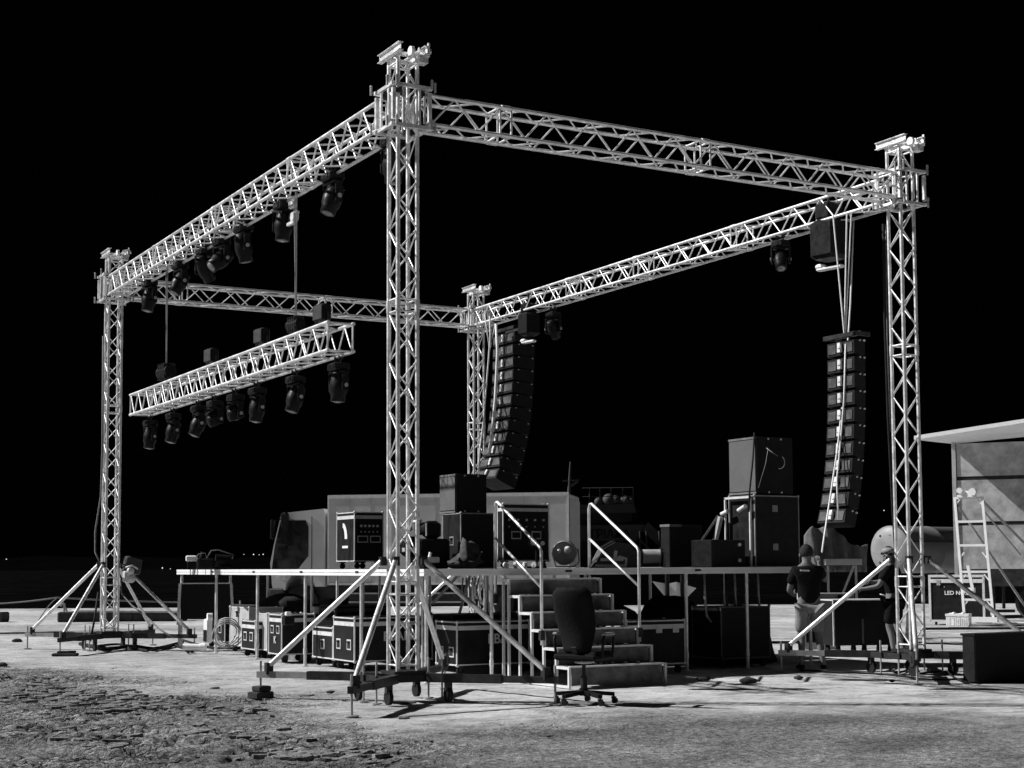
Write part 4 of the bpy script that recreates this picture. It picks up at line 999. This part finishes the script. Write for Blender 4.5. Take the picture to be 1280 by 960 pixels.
MB().bb((-.22, 0, .08), (.32, .4, .92)).bb((-.26, -.03, .92), (.62, .43, 1.03)).build('body', CASEL, t)
MB().bb((-.10, -.006, .68), (.06, -.001, .86)).bb((.14, -.006, .2), (.26, -.001, .48)).bb((-.2, -.006, .2), (-.02, -.001, .5)).bb((.34, -.036, .95), (.42, -.031, 1.0)).build('opening', BLACK, t)
t = thing('plank_bench', 'pale plank shelf on dark trestle legs behind the person in shorts', 'bench', tuple(at(1056, 790, 29)), -.5)
MB().bb((-.36, -.1, 1.28), (.34, .1, 1.40)).build('plank', CASEL, t)
MB().bar((.20, 0, 1.27), (-.02, 0, .75), .04).bar((.24, 0, 1.27), (.24, 0, .2), .04).bar((-.3, 0, 1.27), (-.3, 0, .2), .04).build('trestle_leg', ALUD, t)
t = thing('draped_cloth', 'dark grey draped cloth hanging behind the right loudspeaker column foot', 'cloth', tuple(at(1040, 712, 31)), -.5)
mb = MB(); vs = []; fs = []; K1, K2 = 26, 14
for i in range(K1+1):
    for j in range(K2+1):
        u = i/K1; v = j/K2; top_ = .75+.22*math.sin(u*5.3)+.15*NV(Vector((u*6, 1, 0)))
        vs.append((-.55+1.3*u, .14*math.sin(u*26+v*2)*(1-.4*v), v*top_-.05))
for i in range(K1):
    for j in range(K2): a = i*(K2+1)+j; fs.append((a, a+1, a+K2+2, a+K2+1))
mb.add(vs, fs, True); o = mb.build('cloth', mat('draped_grey', .14, .9, 0, var=.3), t); sm_ = o.modifiers.new('thick', 'SOLIDIFY'); sm_.thickness = .015

# ------------------------------------------------------------------ tank
tp = at(1112, 687, 42); t = thing('storage_tank', 'round grey steel tank with dark hose on its end', 'tank', (tp.x, tp.y, 0), math.radians(9)); zc = tp.z; r = .66
MB().lathe([(r*.2, -.10), (r*.6, -.085), (r*.9, -.04), (r, .02)], 36, 'X', (0, 0, zc)).build('end_cap', TANKM, t)
MB().lathe([(r, .02), (r+.01, .03), (r, .05), (r, 1.6), (r+.012, 1.62), (r+.012, 1.67), (r, 1.69), (r, 3.2), (r*.9, 3.3)], 36, 'X', (0, 0, zc)).build('shell', TANKB, t)
mb = MB(); mb.bb((.1, -r-.012, zc+.20), (3.1, -r*.93, zc+.235)); mb.build('side_rail', STEEL, t)
mb = MB()
for (a, b) in ((-.25, .38), (.08, .38), (-.28, -.36)): mb.cyl((-.06, a*-1, zc+b), (-.085, a*-1, zc+b), .035, n=10)
mb.build('bolt', STEEL, t)
mb = MB(); mb.tube([(-.115, .20, zc-.12), (-.12, .10, zc-.05), (-.12, -.02, zc+.06), (-.12, -.12, zc+.06), (-.12, -.14, zc-.02), (-.12, -.04, zc-.12), (-.12, .1, zc-.17)], .03, 8); mb.tube([(-.12, .12, zc-.30), (-.12, -.02, zc-.28), (-.12, -.16, zc-.24)], .03, 8); mb.build('hose', CABLE, t)
mb = MB()
for a in (.4, 2.7):
    for e in (-.42, .36): mb.bb((a-.04, e, 0), (a+.04, e+.06, zc-r*.72))
mb.bb((.2, -.40, .45), (3.0, -.32, .6)); mb.build('cradle', STEEL, t)

# ------------------------------------------------------------------ display panel case, basket, ladder stand
b1 = at(1163, 782, 37.0); t = thing('panel_case', 'large black flight case lettered LED NO at the foot of the ladder stand', 'flight case', (b1.x, b1.y, 0), rzF-.5)
MB().bb((0, 0, .10), (1.30, .7, 1.20), .01).build('body', CASE, t)
mb = MB()
for (a, b) in (((-.02, -.02, .08), (.035, .02, 1.22)), ((1.265, -.02, .08), (1.32, .02, 1.22)), ((0, -.024, 1.165), (1.3, .02, 1.225)), ((0, -.024, 1.03), (1.3, -.002, 1.12)), ((0, -.02, .08), (1.3, .02, .13))): mb.bb(a, b)
mb.build('edge_trim', RIM, t)
mb = MB().bb((.18, -.035, .97), (.27, -.026, 1.10)).cyl((.36, -.01, .93), (.36, .0, .93), .015).build('latch', ALUD, t)
text_mesh('case_lettering', 'LED NO.8', .135, TEXTW, t, (.36, -.012, .74), (PI/2, 0, 0), .006)
for a in (.1, 1.2): MB().cyl((a, .1, .05), (a+.04, .1, .05), .05, n=12).build('castor', RUBBER, t)
b2 = at(1183, 783, 35.5); t = thing('laundry_basket', 'white ribbed plastic basket in front of the lettered black case', 'basket', (b2.x, b2.y, .0), rzF-.5)
mb = MB(); mb.bb((0, 0, .02), (.50, .32, .05)); mb.bb((-.02, -.02, .27), (.52, 0, .32)); mb.bb((-.02, .32, .27), (.52, .34, .32)); mb.bb((-.02, 0, .27), (0, .32, .32)); mb.bb((.5, 0, .27), (.52, .32, .32)); mb.build('rim', WHITE, t)
mb = MB()
for k in range(11): mb.bb((.008+k*.048, -.008, .05), (.032+k*.048, 0, .27)); mb.bb((.008+k*.048, .32, .05), (.032+k*.048, .328, .27))
for k in range(7): mb.bb((-.008, .008+k*.048, .05), (0, .032+k*.048, .27)); mb.bb((.5, .008+k*.048, .05), (.508, .032+k*.048, .27))
mb.build('ribs', WHITE, t)
mb = MB(); 
for k in range(6): mb.sph((.07+k*.072, .16, .28+.02*math.sin(k*2)), .06, 8, (1, 2, 1))
mb.build('contents', WHITE, t)
# ladder stand
lp = at(1226, 780, 36.0); t = thing('ladder_stand', 'white metal ladder stand with a winch on top leaning before the trailer wall', 'ladder', (lp.x, lp.y, 0), rzF-.5)
zl = at(1217, 620, 36.0).z
def LX(px): return (px-1226)*36/FL*1.14
mb = MB()
for (x0, x1) in ((1201-1.5, 1197), (1241, 1228)):
    pass
a0, a1, c0, c1 = LX(1209), LX(1199), LX(1240), LX(1229)
mb.bar((a0, 0, .05), (a1, .25, zl), .06, .045).build('rail', WHITE, t)
MB().bar((c0, 0, .05), (c1, .25, zl), .06, .045).build('rail', WHITE, t)
for q in (.0, .185, .37, .575, .79):
    z = zl-(zl)*q-.02; f = z/zl
    MB().bar((a0+(a1-a0)*f, .25*f, z), (c0+(c1-c0)*f, .25*f, z), .045, .055).build('rung', WHITE, t)
mb = MB(); 
for f, dn in ((.985, 1), (.57, 1), (.40, 1), (.20, -1)):
    z = zl*f; xa = a0+(a1-a0)*f; xc = c0+(c1-c0)*f
    mb.bar((xa, .25*f, z-.16), (xa+.12, .25*f, z), .03); mb.bar((xc, .25*f, z-.16), (xc-.12, .25*f, z), .03)
mb.build('gusset', WHITE, t)
MB().box((LX(1211), .25, zl+.10), (.22, .10, .10), None, .01).cyl((LX(1205), .15, zl+.16), (LX(1205), .35, zl+.16), .07, n=14).cyl((LX(1219), .15, zl+.12), (LX(1219), .35, zl+.12), .09, n=14).bb((LX(1202), .2, zl), (LX(1222), .3, zl+.06)).build('winch', WHITE, t)
MB().bar((LX(1214), -.03, 1.45), (LX(1219), -.04, .85), .07, .05).bb((LX(1209), -.03, .80), (LX(1221), .03, .92)).bar((LX(1207), -.02, .9), (LX(1234), -.02, .45), .05).bb((LX(1207), -.05, .10), (LX(1244), .12, .22)).build('lower_bracket', WHITE, t)
MB().bar((c1, .25, zl*.97), (LX(1296), 1.4, 1.2), .05).bar((a1+.1, .25, zl*.92), (LX(1268), 1.2, .3), .05).bar((c1, .25, zl*.9), (LX(1262), 1.0, 1.7), .03).build('back_strut', ALUD, t)

# pale planks and sheets on the ground edge at right, dark long pipe
o = MB().bar(at(1155, 787, 33.5)+Vector((0, 0, .02)), at(1330, 786, 33.5)+Vector((0, 0, .02)), .16, .05).build('ground_beam', STEEL); tag(o, 'long dark steel beam lying on the ground before the ladder stand', 'beam')
for (px, py, w_, lab) in ((1228, 780, .9, 'white board lying at the foot of the ladder stand'), (1262, 777, 1.2, 'pale crumpled sheet on the ground at the right picture edge')):
    p = at(px, py, 36.2); o = MB().box((0, 0, .05), (w_, .4, .08), None, .02).build('ground_board', WHITE, None, (p.x, p.y, 0)); o.rotation_euler = (0, 0, rzF); tag(o, lab, 'board')
tb = thing('flatbed_edge', 'dark low flatbed frame under the trailer wall at the right picture edge', 'trailer', tuple(at(1245, 776, 40))[:2]+(0,), rzF-.05)
MB().bb((-.3, 0, .95), (3.2, 1.2, 1.25)).build('bed', STEEL, tb); MB().bb((-.1, 0, .2), (.0, .1, .95)).bb((.2, 0, .3), (.26, .1, .95)).bb((-.1, -.02, .2), (.5, 0, .28)).cyl((1.1, .2, .45), (1.1, .5, .45), .45, n=24).build('support', STEEL, tb)
MB().bb((.2, -.03, 1.05), (1.4, -.005, 1.1)).box((.35, -.05, 1.12), (.12, .05, .22)).build('bracket', ALUD, tb)

# ------------------------------------------------------------------ mobile stage trailer on the right
q0 = at(1193, 705, 40.0); rzw = rzF-.42
t = thing('stage_trailer', 'pale panelled trailer with an overhanging white roof at the right picture edge', 'trailer', (q0.x, q0.y, 0), rzw)
zt2 = at(1193, 553, 40).z
for k, (z0, z1) in enumerate(((1.35, 2.50), (2.60, 3.70), (3.80, zt2-.02))):
    MB().bb((.12, .04, z0), (8, .14, z1)).build('wall_panel', WALLP, t)
MB().bb((.12, .05, .9), (8, .12, 1.34)).bb((.12, .06, 2.50), (8, .12, 2.60)).bb((.12, .06, 3.70), (8, .12, 3.80)).build('seam', STEEL, t)
MB().bb((0, 0, .4), (.10, .12, zt2)).build('corner_post', CASEL, t)
ro = MB()
vs = [(-.75, -1.35, zt2+.02), (8, -1.9, zt2+1.0), (8, .3, zt2+.5), (-.0, .3, zt2+.0)]
vs += [(a, b, c+.10) for a, b, c in vs]
ro.add(vs, [(0, 1, 2, 3), (7, 6, 5, 4), (0, 4, 5, 1), (1, 5, 6, 2), (2, 6, 7, 3), (3, 7, 4, 0)]); ro.build('roof', WHITE, t)

# ------------------------------------------------------------------ truck behind the stage
k0 = at(410, 720, 42.0); rzt = math.atan2(-.63, .777)
t = thing('box_truck', 'grey box truck with pale cab facing left, parked behind the stage', 'truck', (k0.x, k0.y, 0), rzt)
zb0, zb1 = 1.0, at(410, 620, 42).z
Lb = 6.75
MB().bb((0, 0, zb0), (Lb, 2.4, zb1), .03).build('box_body', TRUCKP, t)
MB().bb((-.01, -.015, zb1-.06), (Lb+.01, .04, zb1+.03)).bb((-.01, -.012, zb0-.01), (Lb, .03, zb0+.05)).bb((-.015, -.012, zb0), (.03, .03, zb1)).bb((Lb-.04, -.012, zb0), (Lb+.015, .05, zb1)).build('box_frame', RIM, t)
mb = MB()
for k in range(1, 11): mb.bb((k*Lb/11-.008, -.006, zb0+.05), (k*Lb/11+.008, -.001, zb1-.06))
mb.build('panel_seam', ALUD, t)
MB().bb((Lb+.016, .15, zb0+.3), (Lb+.03, 2.3, zb1-.15)).build('rear_door', CASEL, t)
MB().bb((-1.6, .3, .62), (Lb, 2.1, .95)).bb((.6, -.0, .45), (3.8, .12, .80)).build('chassis', STEEL, t)
MB().bb((.6, -.012, .50), (3.8, -.001, .54)).bb((.6, -.012, .74), (3.8, -.001, .78)).build('side_guard', ALUD, t)
cab = MB().prism([(-2.35, 1.05), (-2.42, 1.6), (-2.28, 2.1), (-2.0, 2.92), (-1.75, 3.02), (-.22, 3.12), (-.16, 3.0), (-.16, .95), (-.55, .95), (-.75, 1.30), (-1.05, 1.45), (-1.45, 1.38), (-1.75, 1.05), (-1.8, .85), (-2.3, .85)], .05, 2.35).build('cab', CABP, t)
MB().prism([(-2.36, 1.36), (-2.22, 2.1), (-1.98, 2.80), (-.95, 2.80), (-.83, 2.6), (-.83, 1.80), (-1.35, 1.36)], .028, .049).build('side_window', GLASS, cab)
MB().bar((-2.345, .2, 2.1), (-2.1, .2, 2.75), .01).add([(-2.37, .2, 1.95), (-2.37, 2.2, 1.95), (-2.08, 2.2, 2.82), (-2.08, .2, 2.82)], [(0, 1, 2, 3)]).build('windscreen', GLASS, cab)
MB().bb((-1.62, .030, 1.45), (-1.60, .048, 2.9)).bb((-.70, .030, 1.3), (-.68, .048, 2.9)).build('door_seam', STEEL, cab)
MB().box((-2.2, -.20, 2.55), (.14, .24, .55), None, .04).box((-1.72, -.16, 2.55), (.30, .22, .95), None, .06).bar((-2.1, -.1, 2.8), (-1.9, .05, 2.85), .03).bar((-2.1, -.1, 2.2), (-1.9, .05, 2.2), .03).build('mirror', BLACK, cab)
MB().bb((-2.47, .0, .5), (-1.85, 2.4, .9), .04).bb((-1.85, .0, .45), (-1.5, .2, .62)).build('bumper', mat('dark_bumper', .06, .6), t)
MB().bb((-2.3, -.006, .60), (-1.9, -.001, .72)).build('headlight', CASEG, t)
for ob in [cab]+[o for o in t.children if o.name.startswith(('bumper', 'headlight'))]: ob.scale = (.70, 1, 1)
for x_ in (-.78, 4.7):
    for y_ in (.05, 2.05):
        o = MB().cyl((x_, y_, .48), (x_, y_+.28, .48), .48, n=26).build('wheel', RUBBER, t)
        MB().cyl((x_, y_-.012, .48), (x_, y_+.02, .48), .24, n=18).build('rim', STEEL, o)
text_mesh('door_lettering', 'METZ', .15, TEXTW, cab, (-2.15, .028, 1.17), (PI/2, 0, 0), .004)

# ------------------------------------------------------------------ ferry behind
f0 = at(728, 700, 74); t = thing('ferry', 'dark grey passenger ferry lettered in Greek, moored behind the truck', 'ferry', (f0.x, f0.y, -1.6), math.atan2(-.66, .75)+.12)
m1 = 74/FL
def FX(px): return (px-728)*m1
def FZ(py): return at(728, py, 74).z+1.6
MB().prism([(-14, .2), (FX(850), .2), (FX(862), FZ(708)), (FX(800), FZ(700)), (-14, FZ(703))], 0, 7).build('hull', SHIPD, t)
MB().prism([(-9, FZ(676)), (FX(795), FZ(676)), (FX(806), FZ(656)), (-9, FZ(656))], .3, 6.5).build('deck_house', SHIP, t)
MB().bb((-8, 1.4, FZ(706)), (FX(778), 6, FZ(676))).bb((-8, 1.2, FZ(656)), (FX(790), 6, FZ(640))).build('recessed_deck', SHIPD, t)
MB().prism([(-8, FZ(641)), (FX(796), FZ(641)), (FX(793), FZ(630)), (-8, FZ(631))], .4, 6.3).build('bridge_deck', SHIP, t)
mb = MB(); MTR = mat('ship_rail', .07, .6)
for px in (737, 750, 764, 779, 792): mb.cyl((FX(px), .6, FZ(631)), (FX(px), .6, FZ(609)), .03, n=6)
for py in (609, 620): mb.cyl((FX(728), .6, FZ(py)), (FX(792), .6, FZ(py)), .022, n=6)
mb.build('deck_rail', MTR, t)
mb = MB()
for px, r_ in ((748, .22), (761, .32), (769, .27), (776, .2), (782, .26), (788, .2)): mb.sph((FX(px), 1.2, FZ(631)+r_*.9), r_, 8)
mb.build('life_raft', MTR, t)
MB().cyl((FX(708), 2.5, FZ(631)), (FX(711), 2.5, FZ(572)), .12, .04).bar((FX(700), 2.5, FZ(597)), (FX(722), 2.5, FZ(596)), .08).bar((FX(711), 2.5, FZ(604)), (FX(721), 2.5, FZ(597)), .12).build('mast', SHIP, t)
mb = MB(); mb.bar((FX(806), .5, FZ(658)), (FX(832), .5, FZ(682)), .35, .5); mb.bar((FX(797), .3, FZ(672)), (FX(818), .3, FZ(694)), .08); 
for px in (800, 808, 824): mb.cyl((FX(px), .3, FZ(664)), (FX(px), .3, FZ(700)), .04)
mb.build('stern_stair', SHIP, t)
text_mesh('ship_name', 'ΤΡΙΑΔΑ', .60, TEXTD, t, (FX(735.5), .28, FZ(672.5)), (PI/2, 0, 0), .01, sx=.95)

# ------------------------------------------------------------------ kerb blocks, rope barrier on the quay
def kerb(label, p, q, h=.28, w_=.5):
    p = Vector(p); q = Vector(q); d = q-p; o = MB().box((0, 0, h/2), (d.length, w_, h), None, .03).build('concrete_block', CONC, None, ((p.x+q.x)/2, (p.y+q.y)/2, 0)); o.rotation_euler = (0, 0, math.atan2(d.y, d.x)); tag(o, label, 'concrete block', 'low concrete blocks on the quay')
def gp(px, py):
    d = F_+R_*((px-640)/FL)-U_*((py-CY)/FL); return O_+d*(-O_.z/d.z)
kerb('long dark concrete block behind the far left tower base', gp(73, 777.5), gp(167, 776.5))
kerb('dark concrete block between the far left tower and the stage corner', gp(168, 776.5), gp(233, 776))
kerb('short dark concrete block at the left picture edge', gp(-40, 777.5), gp(7, 777.5))
pp = gp(80, 774); t = thing('mooring_post', 'small pale post tied with rope on the quay at far left', 'post', (pp.x, pp.y, 0))
MB().cyl((0, 0, 0), (0, 0, .46), .035).bar((0, 0, .46), (-.12, 0, .40), .06).bar((0, 0, .42), (.14, .0, .10), .04).build('post', ALUD, t); MB().box((.13, -.02, .1), (.16, .12, .14), None, .02).build('white_box', WHITE, t)
o = MB().tube(sag(at(-60, 755.5, 39), at(72, 747, 38.5), .06)+sag(at(72, 747, 38.5), at(230, 753, 44), .02)+sag(at(231, 753, 44), at(420, 757, 46), .05), .022).tube(sag(at(72, 747, 38.3), at(48, 776, 38), -.06), .014).build('barrier_rope', ROPED); tag(o, 'thin grey barrier rope strung along the quay edge at left', 'rope')
o = MB().tube([at(90+i*12, 763.5+.25*i*.5, 41) for i in range(14)], .03).build('painted_chain', ALUD); tag(o, 'low pale chain lying along the far concrete blocks at left', 'chain')
for (px, lab) in ((300, 'left thin rope barrier post behind the stage legs'), (232, 'thin rope barrier post beside the stage corner')):
    b = gp(px, 766); o = MB().cyl((0, 0, 0), (0, 0, .40), .03).cyl((0, 0, 0), (0, 0, .03), .12, n=14).build('barrier_post', ALUD, None, (b.x, b.y, 0)); tag(o, lab, 'post', 'rope barrier posts')

# ------------------------------------------------------------------ ground cables, debris
def gcable(label, pts, r=.012, M_=CABLE):
    P = [gp(*q)+Vector((0, 0, r)) for q in pts]
    # catmull-rom
    out = []
    for i in range(len(P)-1):
        a = P[max(i-1, 0)]; b = P[i]; c = P[i+1]; d = P[min(i+2, len(P)-1)]
        for k in range(6):
            t_ = k/6; out.append(.5*((2*b)+(c-a)*t_+(2*a-5*b+4*c-d)*t_*t_+(3*b-a-3*c+d)*t_**3))
    out.append(P[-1]); o = MB().tube(out, r).build('ground_cable', M_); tag(o, label, 'cable', 'cables lying on the ground')
gcable('black cable lying on the ground left of the far left tower', ((-20, 793), (40, 792), (90, 791.5), (112, 801)), .02)
gcable('thick black cable bunch on the ground along the far left tower base', ((100, 807), (135, 813), (165, 810), (195, 813), (228, 805)), .035)
gcable('second black cable winding below the far left tower base', ((115, 810), (150, 807), (185, 815), (215, 808), (240, 816)), .025)
gcable('black cable curving on the ground right of the right tower base', ((1150, 843), (1180, 841), (1196, 850), (1214, 855), (1232, 852)), .014)
gcable('long black cable in front of the right tower and the person in shorts', ((1000, 839), (1060, 842), (1100, 844), (1130, 847), (1160, 851), (1215, 850)), .016)
gcable('black cable loop beside the left foot of the right tower', ((1112, 838), (1122, 842), (1134, 838), (1126, 833), (1112, 838)), .014)
gcable('black cable on the ground below the far left stage corner', ((225, 800), (245, 806), (268, 811), (300, 812)), .02)
# scattered stones
import bmesh
def stone(label, px, py, s, M_=CONC, k=0):
    b = gp(px, py); mb = MB().sph((0, 0, 0), 1, 9); vv = []
    for v in mb.v:
        p = Vector(v); q = 1+.35*NV(p*1.3+Vector((k*3.1, k, 0))); vv.append((p.x*s*q, p.y*s*.8*q, max(-.02, p.z*s*.38*q+.02)))
    mb.v = vv; o = mb.build('stone', M_, None, (b.x, b.y, 0)); tag(o, label, 'stone', 'loose stones on the ground')
for k, (px, py, s, lab) in enumerate(((22, 802, .11, 'dark stone at far left near the cable'), (2, 833, .10, 'dark stone at the left picture edge'), (413, 867, .05, 'small dark stone left of the nearest tower foot'),
        (118, 768+24, .08, 'small stone beside the far left tower base'), (1115, 853, .045, 'tiny stone before the right tower'), (998, 849, .07, 'small flat dark stone on the smooth ground at right'), (879, 851, .10, 'dark flat scrap on the ground right of the stairs'), (935, 853, .12, 'flat dark scrap on the ground in the middle right'))):
    stone(lab, px, py, s, CONC, k)
random.seed(3)
# broken paving plates on the apron, one uncountable scatter
mb = MB()
def plate(cx, cy, r, h, seed):
    n_ = random.randint(6, 11); off = random.random()*6; ang = random.uniform(-.35, .35); base = []
    for i in range(n_):
        a = off+2*PI*i/n_; rr = r*random.uniform(.55, 1.25); base.append((rr*math.cos(a)*1.3, rr*math.sin(a)*.8))
    tx, ty = random.uniform(-.12, .12), random.uniform(-.12, .12)
    ca, sa = math.cos(ang), math.sin(ang); vs = []
    for z, k in ((-.03, 1.05), (h*.7, 1.0), (h, .86)):
        for a, b in base: X, Y = a*k*ca-b*k*sa, a*k*sa+b*k*ca; vs.append((cx+X, cy+Y, z+tx*X+ty*Y))
    fs = [tuple(range(2*n_, 3*n_))]
    for L0 in (0, n_):
        for i in range(n_): fs.append((L0+i, L0+(i+1) % n_, L0+n_+(i+1) % n_, L0+n_+i))
    mb.add(vs, fs)
zones = [(60, 868, 110, 12, 70), (170, 878, 100, 12, 110), (395, 944, 80, 6, 60), (250, 905, 320, 45, 60)]
for (cx, cy, sx, sy, cnt) in zones:
    for _ in range(cnt):
        px = random.gauss(cx, sx*.5); py = random.gauss(cy, sy*.5)
        if py < 845 or px > 760: continue
        b = gp(px, py); plate(b.x, b.y, random.uniform(.02, .10), random.uniform(.003, .016), 0)
RUB = mat('broken_asphalt', .22, .9, 0, var=.7, nscale=14, bump=.8, bscale=60)
o = mb.build('paving_rubble', RUB); tag(o, 'broken asphalt pieces scattered over the rough left foreground', 'rubble', kind='stuff')
# hanging cables under the deck edge
for k, (px, lab, M_) in enumerate(((880, 'leftmost dark cable hanging under the stage right of the stairs', ALUD), (907, 'second hanging cable under the right stage half', CABLE), (918, 'grey cable hanging under the right stage half', ALUD), (947, 'curved cable hanging under the stage beside the person', ALUD))):
    a = at(px, 716, 22+.2*k); o = MB().tube([a, a+Vector((.01, 0, -.35)), a+Vector((.05, .02, -.62)), a+Vector((.16, .05, -.72))], .018).build('hanging_cable', M_); tag(o, lab, 'cable', 'cables hanging under the stage')
t = thing('hanging_straps', 'bunch of pale ratchet straps hanging under the stage left of the stairs', 'straps', tuple(at(590, 722, 21.0)))
mb = MB()
for k in range(6):
    x = -.14+.05*k; mb.tube([(x, 0, 0), (x-.02+.02*math.sin(k), .0, -.18), (x-.03*math.cos(k*2), .01, -.30-.05*(k % 3))], .010)
mb.build('strap', ROPED, t); MB().tube([(.0, -.02, -.04), (.0, -.02, -.30), (.04, -.02, -.36)], .016).tube([(.0, -.02, -.05), (.04, -.02, -.20), (.01, -.02, -.28)], .012).build('white_strap', WHITE, t)
o = MB().cyl(at(574, 718, 23.0), at(541, 754, 22.6), .022).build('diagonal_brace', WHITE); tag(o, 'short bright diagonal tube under the stage between nearest tower and stairs', 'tube')
# lit plastic sheet seen between legs
t = thing('plastic_sheet', 'bright white plastic sheet between dark posts, right of the stairs', 'sheet', tuple(at(846, 742, 34)), -.5)
mb = MB(); vs = [(-.55, 0, .28), (-.2, .05, .22), (.0, 0, .26), (.45, .06, .12), (.20, .02, -.12), (-.05, .05, -.42), (-.25, .02, -.08)]
mb.add([(x, y, z) for x, y, z in vs]+[(x, y+.02, z) for x, y, z in vs], [(0, 1, 6), (1, 2, 5, 6), (2, 3, 4, 5), (7, 13, 8), (8, 13, 12, 9), (9, 12, 11, 10)]+[(i, (i+1) % 7, 7+(i+1) % 7, 7+i) for i in range(7)]); mb.build('sheet', WHITE, t)
MB().cyl((-.22, -.05, -1.3), (-.22, -.05, .45), .05).cyl((.12, -.05, -1.3), (.12, -.05, .42), .045).build('post', BLACK, t)
# small things on the cases
t = thing('work_lamp', 'small bright lamp on the case between the stage legs', 'lamp', tuple(at(360, 768, 22.8)), 0)
MB().bb((-.04, -.04, -.02), (.04, .04, .04), .008).build('lens', WHITE, t); MB().bb((-.07, -.05, -.16), (.09, .08, -.03), .01).build('body', BLACK, t)
t = thing('work_lamp', 'white lantern standing on the dark case under the middle of the stage', 'lamp', tuple(at(395, 762, 24.5)), 0)
MB().lathe([(.03, -.07), (.05, -.06), (.065, .04), (.06, .05)], 14).build('lens', WHITE, t); MB().lathe([(.06, .06), (.07, .07), (.06, .09)], 14).bb((-.09, -.05, -.10), (.05, .07, -.07)).build('body', BLACK, t)
